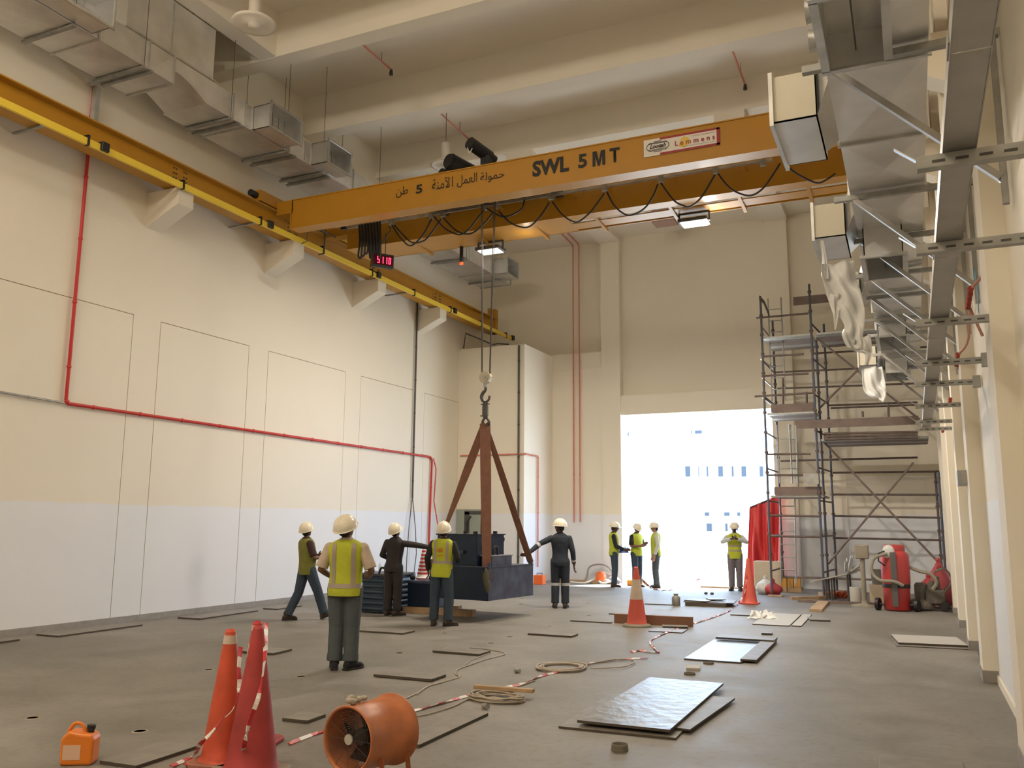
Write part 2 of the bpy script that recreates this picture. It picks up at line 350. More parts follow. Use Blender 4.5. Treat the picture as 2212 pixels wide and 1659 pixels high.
# ================================================================ runways and corbels
CORB = [1.3, 4.5, 10.87, 14.05, 17.27, 20.35]
wl_c = None
for y in CORB:
    struct('corbel', MB().prism([(XL-.05, 6.92), (XL+.75, 7.29), (XL+.75, 7.60), (XL-.05, 7.60)], 'y', y, y+.36), m_cream, bevel=.006)
rw = empty('runway_beam', (-11.8, 8, 7.62), 'long yellow steel runway beam on wall corbels at the left', 'beam')
MB().box((-11.81, -7.5, 7.64), (-11.79, 24.25, 8.08)).build('web', m_yel, rw)
MB().box((-11.95, -7.5, 8.07), (-11.65, 24.25, 8.095)).build('top_flange', m_yel, rw)
MB().box((-11.95, -7.5, 7.62), (-11.65, 24.25, 7.645)).build('bottom_flange', m_yel, rw)
MB().box((-11.825, -7.5, 8.095), (-11.775, 24.1, 8.14)).build('crane_rail', m_chan, rw)
MB().box((-11.93, 24.05, 7.62), (-11.67, 24.25, 8.40)).box((-11.87, 23.9, 8.15), (-11.73, 24.05, 8.40)).build('end_stop', m_yel, rw)
for y in CORB[1:]:
    pl = MB().box((-11.79, y-.05, 7.68), (-11.778, y+.42, 8.04)).build('splice_plate', m_yel, rw)
    b = MB()
    for i in range(2):
        for j in range(4):
            for k in (0, .06): b.cyl((-11.778, y+.04+i*.24+k, 7.73+j*.09), (-11.757, y+.04+i*.24+k, 7.73+j*.09), .014, n=6)
    b.build('bolts', m_darksteel, pl)
    MB().box((-11.98, y+.03, 7.60), (-11.60, y+.33, 7.62)).build('bearing_plate', m_chan, rw)
cr = empty('conductor_rail', (-11.5, 8, 7.54), 'slim bright yellow power rail clipped below the runway beam', 'rail')
MB().box((-11.525, -7.5, 7.545), (-11.475, 24.9, 7.655)).build('rail_bar', m_yel2, cr)
for y in (6.9, 8.9, 10.88, 12.92, 14.95, 16.87, 18.83, 20.8, 22.7, 24.49):
    MB().box((-11.535, y-.02, 7.535), (-11.465, y+.02, 7.70)).box((-11.66, y-.02, 7.69), (-11.465, y+.02, 7.71)).build('clamp', m_black, cr)
for y in (5.2, 9.19, 13.18, 17.11, 21.0, 24.95):
    MB().box((-11.54, y-.07, 7.55), (-11.42, y+.07, 7.70)).build('joint_box', m_black, cr, bevel=.01)
for y in (8.2, 12.9, 18.7):
    MB().box((-12.30, y, 7.585), (-11.52, y+.05, 7.615)).build('support_arm', m_chan, cr)
rr = empty('runway_beam', (.22, 8, 7.62), 'matching yellow runway beam hidden behind the ducts at the right', 'beam')
MB().box((.21, 9, 7.64), (.23, 24.25, 8.08)).build('web', m_yel, rr)
MB().box((.08, 9, 8.07), (.36, 24.25, 8.095)).build('top_flange', m_yel, rr)
MB().box((.08, 9, 7.60), (.36, 24.25, 7.645)).build('bottom_flange', m_yel, rr)
for y in CORB[2:]:
    struct('corbel', MB().prism([(.72, 6.92), (-.02, 7.29), (-.02, 7.60), (.72, 7.60)], 'y', y, y+.36), m_cream, bevel=.006)
# ================================================================ overhead crane
oc = empty('overhead_crane', (-5.6, 14.5, 7.6), 'yellow double-girder overhead crane lettered SWL 5MT spanning the hall', 'crane')
G1 = MB().box((-11.30, 13.62, 7.67), (.05, 13.88, 8.26)).box((-11.30, 13.60, 8.26), (.05, 13.90, 8.28)).box((-11.30, 13.60, 7.65), (.05, 13.90, 7.67)).build('front_girder', m_yel, oc)
MB().box((-11.32, 13.6, 7.65), (-11.30, 13.9, 8.28)).build('end_plate', m_yel, G1)
m_letter = mat('black_lettering', (.012, .011, .01), .6)
def letters(body, pxl, pxr, yt, yb, bold=0, shear=0, m=m_letter, Y=13.611, par=None, name='lettering'):
    a = onY(pxl, yb, Y); b = onY(pxr, yb, Y); c = onY(pxl, yt, Y)
    text_part(name, body, a, (1, 0, 0), (0, 0, 1), b.x-a.x, c.z-a.z, m, par or G1, bold, shear=shear)
letters('SWL', 1150, 1229, 349, 383, .04); letters('5', 1249, 1268, 334, 364, .03); 
ma, mb_ = onY(1280, 360, 13.61), onY(1307, 360, 13.61); mh = onY(1280, 328, 13.61).z; w_ = (mb_.x-ma.x); h_ = mh-ma.z
MB().prism([(ma.x+w_*u_, ma.z+h_*v_) for u_, v_ in ((0, 0), (.22, 0), (.22, .68), (.42, 0), (.58, 0), (.78, .68), (.78, 0), (1, 0), (1, 1), (.68, 1), (.5, .36), (.32, 1), (0, 1))], 'y', 13.610, 13.614).build('lettering', m_letter, G1)
letters('T', 1317, 1339, 321, 352, .03)
letters('\uFEE6\uFEC3', 855, 881, 405, 428); letters('5', 898, 912, 400, 419, .03)
letters('\uFE94\uFEE8\uFEE3\uFEF5\uFE8D', 933, 978, 388, 411); letters('\uFEDE\uFEE4\uFECC\uFEDF\uFE8D', 987, 1030, 380, 406); letters('\uFE94\uFEDF\uFEEE\uFEE4\uFEA3', 1037, 1089, 374, 397)
# maker's sign
a, b = onY(1391, 341, 13.60), onY(1554, 273, 13.60)
zl, zh = onY(1391, 341, 13.6).z+.005, onY(1391, 304, 13.6).z
m_sign = mat('sign_white', (.74, .70, .64), .5); m_signred = mat('sign_red', (.33, .02, .03), .5); m_signyel = mat('sign_yellow', (.75, .52, .10), .5)
SG = MB().box((a.x, 13.598, zl), (b.x, 13.606, zh)).build('maker_sign', m_sign, G1)
bw = .035; xm = a.x+(b.x-a.x)*.22
MB().box((xm, 13.594, zh-bw), (b.x, 13.598, zh)).box((xm, 13.594, zl), (b.x, 13.598, zl+bw)).box((b.x-.05, 13.594, zl), (b.x, 13.598, zh)).build('red_border', m_signred, SG)
sw, sh = b.x-a.x, zh-zl
def sgn(body, u0, u1, v0, v1, m, bold=0, shear=0): text_part('lettering', body, (a.x+sw*u0, 13.5915, zl+sh*v0), (1, 0, 0), (0, 0, 1), sw*(u1-u0), sh*(v1-v0), m, SG, bold, shear=shear)
MB().prism([(a.x+sw*.47, zl+sh*.30), (a.x+sw*.54, zl+sh*.18), (a.x+sw*.62, zl+sh*.42), (a.x+sw*.60, zl+sh*.72), (a.x+sw*.54, zl+sh*.84), (a.x+sw*.49, zl+sh*.66)], 'y', 13.593, 13.597).build('yellow_emblem', m_signyel, SG)
sgn('L e m m e n s', .42, .94, .34, .64, m_signred, .02); sgn('crane systems', .64, .94, .70, .80, mat('sign_pink', (.5, .25, .22), .5)); sgn('www.lemmenssystems.com', .52, .94, .20, .27, m_darksteel)
sgn('Lootah', .08, .30, .42, .66, m_letter, .03, .4)
em = MB()
for z0, w in ((.80, .05), (.74, .10), (.69, .13), (.34, .13), (.28, .10), (.21, .06)): em.box((a.x+sw*(.19-w), 13.5925, zl+sh*z0), (a.x+sw*(.19+w*.9), 13.597, zl+sh*(z0+.028)))
for s in (-1, 1):
    em.tube([(a.x+sw*.19+s*sw*.15*math.cos(t), 13.595, zl+sh*.52+sh*.33*math.sin(t)) for t in [i*.2-.9 for i in range(10)]], .006, 5)
em.build('emblem_strokes', m_letter, SG)
# rear girder with walkway flange
G2 = MB().box((-11.05, 15.22, 7.67), (.05, 15.48, 8.18)).box((-11.05, 15.20, 8.18), (.05, 15.50, 8.20)).box((-11.05, 15.20, 7.65), (.05, 15.50, 7.67)).build('rear_girder', m_yel, oc)
MB().box((-11.05, 15.50, 7.655), (-5.9, 16.10, 7.675)).box((-5.9, 15.66, 7.655), (.05, 16.0, 7.675)).box((-11.05, 16.08, 7.65), (.05, 16.10, 7.75)).build('walkway_plate', m_yel, G2)
for px in (905, 1035, 1160, 1290, 1450, 1600, 1750):
    x = onY(px, 480, 15.6).x
    MB().prism([(15.45, 7.65), (16.22, 7.60), (16.22, 7.66), (15.45, 7.72)], 'x', x-.03, x+.03).build('bracket', m_yel, G2)
rl = MB()
for x in [-.3-.9*i for i in range(12)]: rl.bar((x, 16.09, 7.7), (x, 16.09, 8.05), .04, .04)
# end carriages on the rails
for x, n in ((-11.8, 0), (.22, 1)):
    ec = MB().box((x-.11, 13.1, 8.15), (x+.11, 16.4, 8.38)).build('end_carriage', m_yel, oc)
    for y in (13.35, 16.1): MB().cyl((x-.05, y, 8.23), (x+.05, y, 8.23), .09, n=14).build('wheel', m_darksteel, ec)
    for y0, y1 in ((12.92, 13.1), (16.4, 16.58)): MB().cyl((x, y0, 8.27), (x, y1, 8.27), .07, n=12).build('buffer', m_black, ec)
for a_, b_ in (((-11.7, 13.62, 8.0), (-11.28, 13.88, 8.28)), ((-11.7, 15.22, 8.0), (-11.03, 15.48, 8.2)), ((.04, 13.62, 8.0), (.15, 13.88, 8.28)), ((.04, 15.22, 8.0), (.15, 15.48, 8.2))): MB().box(a_, b_).build('corner_bracket', m_yel, oc)
# current collector frame seen under the left corner
for q_, r_ in (([(-11.3, 14.15, 8.0), (-11.3, 14.15, 7.55), (-11.44, 14.15, 7.52)], .012), ([(-11.3, 14.75, 8.0), (-11.3, 14.75, 7.45), (-11.45, 14.75, 7.45)], .016), ([(-11.28, 14.2, 7.93), (-11.28, 15.1, 7.93)], .018)): MB().tube(q_, r_).build('collector_arm', m_darksteel, oc)
# festoon track with hanging cables
ft = empty('festoon_track', (-6.4, 14.85, 7.95), 'grey cable track with looping black festoon cables along the rear girder', 'cable track')
P0, P1 = onY(748, 493, 14.85), onY(1668, 343, 14.85); P0.z = P1.z = 8.0
MB().channel(P1, P0, .05, .05, .006).build('track', m_steel, ft)
for px in (745, 910, 1070, 1230, 1310, 1454, 1610): 
    x = onY(px, 440, 14.85).x; MB().box((x-.02, 14.85, 8.0), (x+.02, 15.2, 8.03)).build('track_bracket', m_yel, ft)
MB().box((P0.x-.12, 14.81, 7.97), (P0.x+.02, 14.89, 8.03)).build('end_buffer', m_black, ft)
z2 = lambda *q: [onY(700+x/4.022, 200+y/4.022, 14.83) for x, y in q]
z3 = lambda *q: [onY(1250+x/3.687, 200+y/3.687, 14.83) for x, y in q]
loops = [z2((590, 1150), (640, 1230), (690, 1290), (740, 1330), (790, 1310), (870, 1220), (935, 1095)), z2((610, 1150), (690, 1240), (760, 1300), (830, 1300), (900, 1260), (1015, 1100)),
         z2((960, 1080), (1050, 1180), (1170, 1235), (1250, 1195), (1320, 1110), (1390, 1020)), z2((1035, 1085), (1150, 1200), (1265, 1228), (1370, 1160), (1480, 1030)),
         z2((1410, 1005), (1500, 1060), (1560, 1078), (1640, 1060), (1720, 1005), (1740, 930)), z2((1520, 1030), (1610, 1125), (1720, 1170), (1800, 1155), (1890, 1060), (1955, 955)),
         z2((1985, 950), (2060, 1050), (2140, 1110))+z3((0, 1028), (90, 955), (150, 880), (205, 800)),
         z3((225, 790), (270, 880), (330, 945), (410, 978), (520, 925), (590, 830), (630, 730)), z3((655, 720), (750, 850), (820, 895), (890, 905), (980, 830), (1085, 655)),
         z3((1110, 645), (1180, 735), (1250, 790), (1370, 820), (1480, 750), (1605, 565)), z3((1640, 565), (1700, 620), (1780, 670), (1900, 720), (1980, 690), (2045, 645)),
         z2((560, 1160), (575, 1200), (500, 1310))]
for i, pts in enumerate(loops): MB().tube(smooth_path(pts, 4), .017 if i != 11 else .012, 6).build('festoon_cable', m_black, ft)
for i in range(7):
    px = 776+i*6.6; MB().tube(smooth_path([onY(px, 486-i, 14.8), onY(px+1.5, 520, 14.8), onY(px+(-2 if i < 3 else 3), 552-(i % 3)*4, 14.78), onY(px+(4 if i < 3 else 6), 556-(i % 3)*5, 14.78), onY(px+6, 520, 14.76), onY(px+5, 485-i, 14.8)], 4), .022, 6).build('stacked_loop', m_black, ft)
for px, py in ((846, 478), (932, 466), (956, 463), (1048, 449), (1072, 445), (1190, 430), (1306, 409), (1428, 388), (1546, 368), (1648, 350)):
    q = onY(px, py, 14.83); MB().box((q.x-.05, 14.80, 7.90), (q.x+.05, 14.87, 8.02)).build('cable_trolley', m_chan, ft)
# the lit digital load display
ld = empty('load_display', onY(826, 563, 14.9), 'digital load display with glowing red digits hung under the crane girder', 'display', rz=R(52))
MB().box((-.24, -.05, -.16), (.24, .05, .14)).build('housing', m_black, ld, local=True, bevel=.01)
MB().box((-.21, -.054, -.11), (.21, -.05, .10)).build('screen', mat('display_screen', (.06, .003, .01), .2), ld, local=True)
m_led = mat('led_red', (1.0, .02, .06), .5, emit=9.0)
SEG = {'5': 'afgcd', '1': 'bc', '0': 'abcdef'}
for i, ch in enumerate('5110'):
    x0 = -.13+i*.083; w, h = .052, .14; z0 = -.075; sb = MB(); s = .014
    for k in SEG[ch]:
        if k in 'agd': zz = {'a': z0+h-s, 'g': z0+h/2-s/2, 'd': z0}[k]; sb.box((x0, -.058, zz), (x0+w, -.054, zz+s))
        else: xx = x0 if k in 'fe' else x0+w-s; zz = z0 if k in 'ec' else z0+h/2; sb.box((xx, -.058, zz), (xx+s, -.054, zz+h/2))
    sb.build('digit', m_led, ld, local=True)
for x in (-.10, .06): MB().bar((x, 0, .14), (x, 0, .62), .012, .012).build('hanger', m_black, ld, local=True)
# floodlights and the pendant below the rear girder
m_lampw = mat('flood_glass', (1, .97, .90), .3, emit=22)
m_lampd = mat('flood_glass_dim', (1, .97, .90), .3, emit=3.5)
for (px, py), m, lb in (((1499, 455), m_lampw, 'brightly lit rectangular floodlight under the crane, the one nearer the right wall'), ((1060, 520), m_lampd, 'rectangular floodlight under the crane girder beside the hoist ropes')):
    p = onY(px, py, 16.0); p.z = 7.44
    fl = empty('floodlight', p, lb, 'floodlight', 'floodlights under the crane')
    MB().box((-.28, -.20, 0), (.28, .20, .07)).build('housing', m_darksteel, fl, local=True, bevel=.01)
    MB().box((-.23, -.155, -.012), (.23, .155, 0)).build('lamp_glass', m, fl, local=True)
    MB().box((-.30, -.03, .03), (-.28, .03, .2)).box((.28, -.03, .03), (.30, .03, .2)).box((-.30, -.03, .19), (.30, .03, .215)).build('bracket', m_darksteel, fl, local=True)
p = onY(997, 535, 16.05)
wl_ = empty('warning_pendant', (p.x, 16.05, 7.25), 'small black pendant lamp with orange tip under the crane', 'lamp')
MB().cyl((0, 0, .05), (0, 0, .42), .04, n=10).build('body', m_black, wl_, local=True)
MB().cyl((0, 0, 0), (0, 0, .05), .045, n=10).build('orange_tip', mat('orange_lens', (.9, .12, .02), .4, emit=.6), wl_, local=True)
# ================================================================ hoist trolley between the girders
ht = empty('hoist_trolley', (-7.3, 14.5, 8.0), 'black hoist trolley with motors riding between the two crane girders', 'hoist')
for x in (-8.6, -6.05): MB().box((x, 13.90, 8.06), (x+.14, 15.19, 8.2)).build('trolley_beam', m_darksteel, ht)
for x in (-8.53, -5.98):
    for y in (13.93, 15.16): MB().cyl((x-.03, y, 8.17), (x+.05, y, 8.17), .06, n=12).build('trolley_wheel', m_darksteel, ht)
MB().cyl((-7.35, 14.5, 8.17), (-6.25, 14.5, 8.17), .15, n=18).build('rope_drum', m_darksteel, ht)
MB().box((-7.45, 14.2, 7.99), (-7.35, 14.8, 8.5)).box((-6.28, 14.28, 8.0), (-6.2, 14.72, 8.5)).box((-7.45, 14.25, 8.45), (-5.95, 14.32, 8.52)).build('drum_frame', m_black, ht)
MB().box((-8.66, 14.3, 7.99), (-7.93, 14.75, 8.14)).box((-8.5, 14.36, 8.1), (-7.45, 14.7, 8.5)).build('control_cabinet', m_black, ht, bevel=.02)
MB().cyl((-7.84, 14.05, 8.68), (-7.60, 14.72, 8.60), .17, n=18).cyl((-7.86, 14.0, 8.685), (-7.84, 14.05, 8.68), .14, n=18).build('hoist_motor', m_black, ht)
MB().cyl((-8.05, 14.1, 8.50), (-8.0, 14.3, 8.5), .10, n=12).build('fan_cover', m_black, ht)
MB().box((-7.36, 14.42, 8.5), (-7.18, 14.6, 8.86)).build('motor_pedestal', m_black, ht)
MB().cyl((-7.44, 14.10, 9.02), (-7.26, 14.62, 8.90), .125, n=16).cyl((-7.26, 14.62, 8.90), (-7.22, 14.74, 8.87), .10, n=16).build('travel_motor', m_black, ht)
MB().tube(smooth_path([(-7.47, 14.08, 8.92), (-7.42, 14.05, 8.78), (-7.37, 14.08, 8.88)]), .01).build('motor_cable', m_white, ht)
HX, HY = -7.25, 14.55
for x0, x1 in ((-7.39, -7.335), (-7.36, -7.32), (-7.11, -7.17), (-7.08, -7.155)):
    MB().cyl((x0, HY, 8.1), (x1, HY, 4.50), .009, n=5).build('hoist_rope', m_darksteel, ht)
hb = MB().cyl((HX, HY-.05, 4.44), (HX, HY+.05, 4.44), .115, n=22).cyl((HX, HY-.065, 4.44), (HX, HY-.05, 4.44), .075, n=16).build('hook_block', mat('hook_block_grey', (.46, .42, .33), .45, .4), ht)
MB().cyl((HX, HY-.075, 4.44), (HX, HY-.06, 4.44), .04, n=12).build('axle_cap', m_chan, hb); MB().cyl((HX, HY, 4.33), (HX, HY, 4.25), .045, .035, n=10).build('swivel_nut', m_chan, hb)
def hook(mb, x, y, ztop, s=1, flip=1):
    pts = [(0, 0), (0, -.06), (-.045, -.11), (-.07, -.17), (-.045, -.235), (.015, -.26), (.065, -.22), (.075, -.16)]
    mb.tube(smooth_path([(x+flip*a*s, y, ztop+b*s) for a, b in pts], 3), [.020*s+.012*s*math.sin(math.pi*min(1, i/17)) for i in range(22)], 8)
k = MB(); hook(k, HX, HY, 4.27, 1.15); k.build('load_hook', m_darksteel, ht)
# ================================================================ the hanging load and its slings
sl = empty('sling_assembly', (HX, HY, 3.55), 'brown webbing slings spreading from a black chain hook down to the load', 'sling')
k = MB(); k.box((HX-.05, HY-.03, 3.72), (HX+.05, HY+.03, 3.90)).ball((HX, HY, 3.93), .055, .03, .06).ball((HX, HY, 3.70), .055, .03, .05).cyl((HX-.09, HY, 3.93), (HX+.09, HY, 3.93), .012, n=6).cyl((HX-.1, HY, 3.71), (HX+.06, HY, 3.71), .012, n=6)
k.build('load_cell', m_darksteel, sl)
k = MB(); hook(k, HX, HY, 3.72, .8, 1); hook(k, HX+.02, HY+.02, 3.72, .8, -1); k.build('sling_hook', m_darksteel, sl)
m_sling = mat('brown_webbing', (.20, .09, .055), .8, noise=.15, nscale=10, bump=.2, bscale=60)
TOP = Vector((HX, HY, 3.56)); CAMP = Vector((0, 0, EYE))
C1, C2, C3, C4 = Vector((-6.90, 14.0, .72)), Vector((-6.70, 15.46, .98)), Vector((-8.10, 14.12, .97)), Vector((-7.83, 15.62, .97))
for nm, tgt, w0, wm, w1 in (('near', C1, .20, .20, .15), ('right', C2, .08, .12, .13), ('left', C3, .14, .17, .09), ('far', C4, .07, .07, .06)):
    n = 14; pts = [TOP.lerp(tgt, i/n) for i in range(n+1)]; ws = []; nr = []
    for i in range(n+1):
        t = i/n; ws.append(w0+(wm-w0)*min(1, t*3) if t < .34 else wm+(w1-wm)*(t-.34)/.66)
        tw = {'near': 0, 'right': .9*t-.3, 'left': 1.4*t, 'far': .3}[nm]
        d = (tgt-TOP).normalized(); s = d.cross(Vector((.45, -.9, 0))).normalized(); u = s.cross(d); nr.append(tuple(u*math.cos(tw)+s*math.sin(tw)))
    MB().ribbon(pts, ws, .014, nr).build('webbing_leg', m_sling, sl)
MB().ball(tuple(C1+Vector((0, -.03, .02))), .05, .05, .20).ball(tuple(C1+Vector((.03, -.03, -.1))), .045, .04, .12).build('shackle', mat('oily_shackle', (.09, .085, .05), .6), sl)
for c in (C2, C3): MB().ball(tuple(c), .045, .045, .08).build('shackle', m_darksteel, sl)
bx = empty('machine_base', (-6.86, 13.98, .36), 'dark navy steel machine base hanging from the crane slings above the floor', 'machine', rz=R(-7))
m_navy = mat('navy_paint', (.012, .026, .055), .33, .15, noise=.25, nscale=3); m_navyl = mat('navy_light', (.085, .105, .17), .36, .25, noise=.45, nscale=4)  # the second navy is lighter and more mottled
MB().box((-1.28, 0, 0), (0, 1.56, .58)).build('tray', m_navyl, bx, local=True, bevel=.008)
MB().box((-1.285, -.004, .0), (-.006, 0, .58)).build('front_plate', m_navy, bx, local=True)
MB().box((-1.30, -.02, .575), (0.0, .0, .59)).box((-.012, 0, .575), (.012, 1.56, .59)).build('rim_angle', m_navyl, bx, local=True)
MB().box((-1.18, .06, .58), (-.30, .98, 1.14)).build('upper_tank', m_navy, bx, local=True, bevel=.01)
MB().box((-1.20, .04, 1.13), (-.28, 1.0, 1.15)).build('tank_lid', m_navy, bx, local=True)
MB().box((-.28, .18, .58), (-.05, .86, .76)).build('side_box', m_navyl, bx, local=True, bevel=.008)
MB().box((-.29, .16, .76), (-.04, .88, .775)).build('box_lid', mat('box_lid_grey', (.22, .22, .27), .4), bx, local=True)
k = MB().tube([(-.17, .40, .77)]+[(-.17, .48+.07*math.cos(math.pi-t), .86+.07*math.sin(t)) for t in [i*math.pi/8 for i in range(9)]]+[(-.17, .56, .77)], .018, 8); k.build('lifting_eye', m_black, bx, local=True)
MB().tube([(-.31, .94+.05*math.cos(t), 1.05+.05*math.sin(t)) for t in [i*math.pi/6 for i in range(13)]], .014, 6).build('tank_lug', m_black, bx, local=True)
for x, y in ((-1.1, .1), (-.9, .5), (-.5, .9), (-.42, .12)): MB().box((x, y, 1.14), (x+.07, y+.04, 1.20)).build('lid_lug', m_black, bx, local=True)
MB().box((-1.10, -.006, .80), (-.55, .055, .86)).box((-.99, .045, .62), (-.86, .06, 1.08)).build('pipe_rail', m_navyl, bx, local=True)
for y in (.05, 1.5): MB().cyl((-.02, y, .58), (-.02, y, .66), .03, n=8).build('corner_lug', m_navyl, bx, local=True)
# ================================================================ ventilation ducts
def creased(mb, q, d):      # rectangle with cross-broken centre pushed out by d
    q = [Vector(p) for p in q]; c = sum(q, Vector())/4+Vector(d); mb.add(q+[c], [(0, 1, 4), (1, 2, 4), (2, 3, 4), (3, 0, 4)])
def duct_piece(x0, x1, y0, y1, z0, z1, cz=.018):
    mb = MB(); P = lambda x, y, z: (x, y, z)
    creased(mb, [P(x0, y0, z0), P(x1, y0, z0), P(x1, y1, z0), P(x0, y1, z0)], (0, 0, -cz)); creased(mb, [P(x0, y0, z1), P(x1, y0, z1), P(x1, y1, z1), P(x0, y1, z1)], (0, 0, cz))
    creased(mb, [P(x0, y0, z0), P(x0, y1, z0), P(x0, y1, z1), P(x0, y0, z1)], (-cz, 0, 0)); creased(mb, [P(x1, y0, z0), P(x1, y1, z0), P(x1, y1, z1), P(x1, y0, z1)], (cz, 0, 0))
    mb.add([P(x0, y0, z0), P(x1, y0, z0), P(x1, y0, z1), P(x0, y0, z1)], [(0, 1, 2, 3)]); mb.add([P(x0, y1, z0), P(x1, y1, z0), P(x1, y1, z1), P(x0, y1, z1)], [(0, 1, 2, 3)])
    return mb
def ring_y(mb, x0, x1, z0, z1, y, t=.03, d=.03):   # rectangular flange around a duct running along y
    for a, b in (((x0-t, y, z0-t), (x1+t, y+d, z0)), ((x0-t, y, z1), (x1+t, y+d, z1+t)), ((x0-t, y, z0), (x0, y+d, z1)), ((x1, y, z0), (x1+t, y+d, z1))): mb.box(a, b)
    return mb
def open_box_x(mb, x0, x1, y0, y1, z0, z1, t=.012):   # duct stub running along x with an open far end at x1
    mb.box((x0, y0, z0), (x1, y1, z0+t)).box((x0, y0, z1-t), (x1, y1, z1)).box((x0, y0, z0), (x1, y0+t, z1)).box((x0, y1-t, z0), (x1, y1, z1)).box((x0, y0, z0), (x0+t, y1, z1)); return mb
def outlet_x(par, x0, x1, y0, y1, z0, z1, s=1):
    o = open_box_x(MB(), min(x0, x1), max(x0, x1), y0, y1, z0, z1)
    if s < 0: o = MB().box((x1, y0, z0), (x0, y1, z0+.012)).box((x1, y0, z1-.012), (x0, y1, z1)).box((x1, y0, z0), (x0, y0+.012, z1)).box((x1, y1-.012, z0), (x0, y1, z1)).box((x0-.012, y0, z0), (x0, y1, z1))
    ob = o.build('side_outlet', m_duct, par); t = .035; f = MB(); xa, xb = x1-.02*s, x1+.012*s
    f.box((xa, y0-t, z0-t), (xb, y1+t, z0)).box((xa, y0-t, z1), (xb, y1+t, z1+t)).box((xa, y0-t, z0), (xb, y0, z1)).box((xa, y1, z0), (xb, y1+t, z1)); f.build('outlet_flange', m_steel, ob)
    g = MB(); xm = x0+(x1-x0)*.35; g.box((xm, y0, (z0+z1)/2-.004), (xm+.01, y1, (z0+z1)/2+.004))
    for i in range(1, 5): y = y0+(y1-y0)*i/5; g.box((xm-.01, y-.0015, z0+.012), (xm+.01, y+.0015, z1-.012))
    g.build('damper_blades', m_steel, ob); return ob
LX0, LX1, LZ0, LZ1 = -11.98, -10.94, 9.0, 9.47
dl = empty('air_duct', (-11.45, 12, 9.0), 'long galvanised air duct along the left wall above the yellow runway beam', 'duct')
segs = [(3.2, 5.2), (5.2, 6.6), (6.6, 8.5), (8.5, 9.45), (9.45, 9.98), (10.75, 11.4), (11.4, 11.75), (11.75, 13.0), (13.0, 14.1), (14.1, 15.2), (15.2, 16.6), (16.6, 18.0), (18.0, 19.4), (19.4, 20.8), (20.8, 22.2), (22.2, 23.6)]
for a, b in segs:
    w = 0 if b < 19 else .0
    duct_piece(LX0, LX1, a, b, LZ0, LZ1).build('duct_section', m_duct, dl)
    ring_y(MB(), LX0, LX1, LZ0, LZ1, b-.015, .022).build('flange', m_steel, dl)
# offset piece with its curved belly between the two runs
sec = []; n = 8
for i in range(n+1):
    t = i/n; y = 9.98+(10.75-9.98)*t; zb = 9.0+.24*math.cos(t*math.pi/2)**1.0 if i else 9.24
    sec.append((y, zb))
mb = MB()
for (ya, za), (yb, zb) in zip(sec[:-1], sec[1:]): mb.hexa([(LX0+.06, ya, za), (LX1, ya, za), (LX1, yb, zb), (LX0+.06, yb, zb)], [(LX0+.06, ya, LZ1), (LX1, ya, LZ1), (LX1, yb, LZ1), (LX0+.06, yb, LZ1)])
mb.build('curved_section', m_duct, dl)
MB().box((LX0-.02, 9.96, 8.975), (LX1+.02, 10.0, 9.26)).build('end_lip', m_steel, dl)
MB().box((-11.6, 9.0, LZ1), (-10.97, 10.9, 10.48)).build('riser', m_duct, dl)
MB().box((-11.62, 8.98, LZ1+.02), (-10.94, 10.93, LZ1+.055)).box((-10.968, 9.9, LZ1), (-10.955, 9.93, 10.45)).build('riser_flange', m_steel, dl)
for y0, y1 in ((6.9, 8.38), (11.95, 12.83), (13.72, 14.5), (22.45, 23.2)):
    outlet_x(dl, LX1, -10.5, y0, y1, LZ0+.02, LZ1+.02)
    MB().box((LX1, y0-.25, LZ0+.03), (LX1+.02, y0-.08, LZ1-.03)).build('cleat_plate', m_steel, dl)
for y in (5.6, 8.05, 9.35, 9.5, 11.33, 11.55, 12.9, 13.15, 14.07, 14.3, 16.2, 18.4, 20.6, 22.9):
    h = MB().bar((LX0-.06, y, LZ0-.035), (LX1+.05, y, LZ0-.035), .06, .04).build('hanger_bar', m_chan, dl)
    if y not in (9.5, 11.55, 13.15, 14.3):
        MB().cyl((LX1+.03, y, LZ0-.03), (LX1+.03, y, 11.38), .006, n=5).build('hanger_rod', m_darksteel, h); MB().cyl((LX0-.03, y, LZ0-.03), (LX0-.03, y, 11.38), .006, n=5).build('hanger_rod', m_darksteel, h)
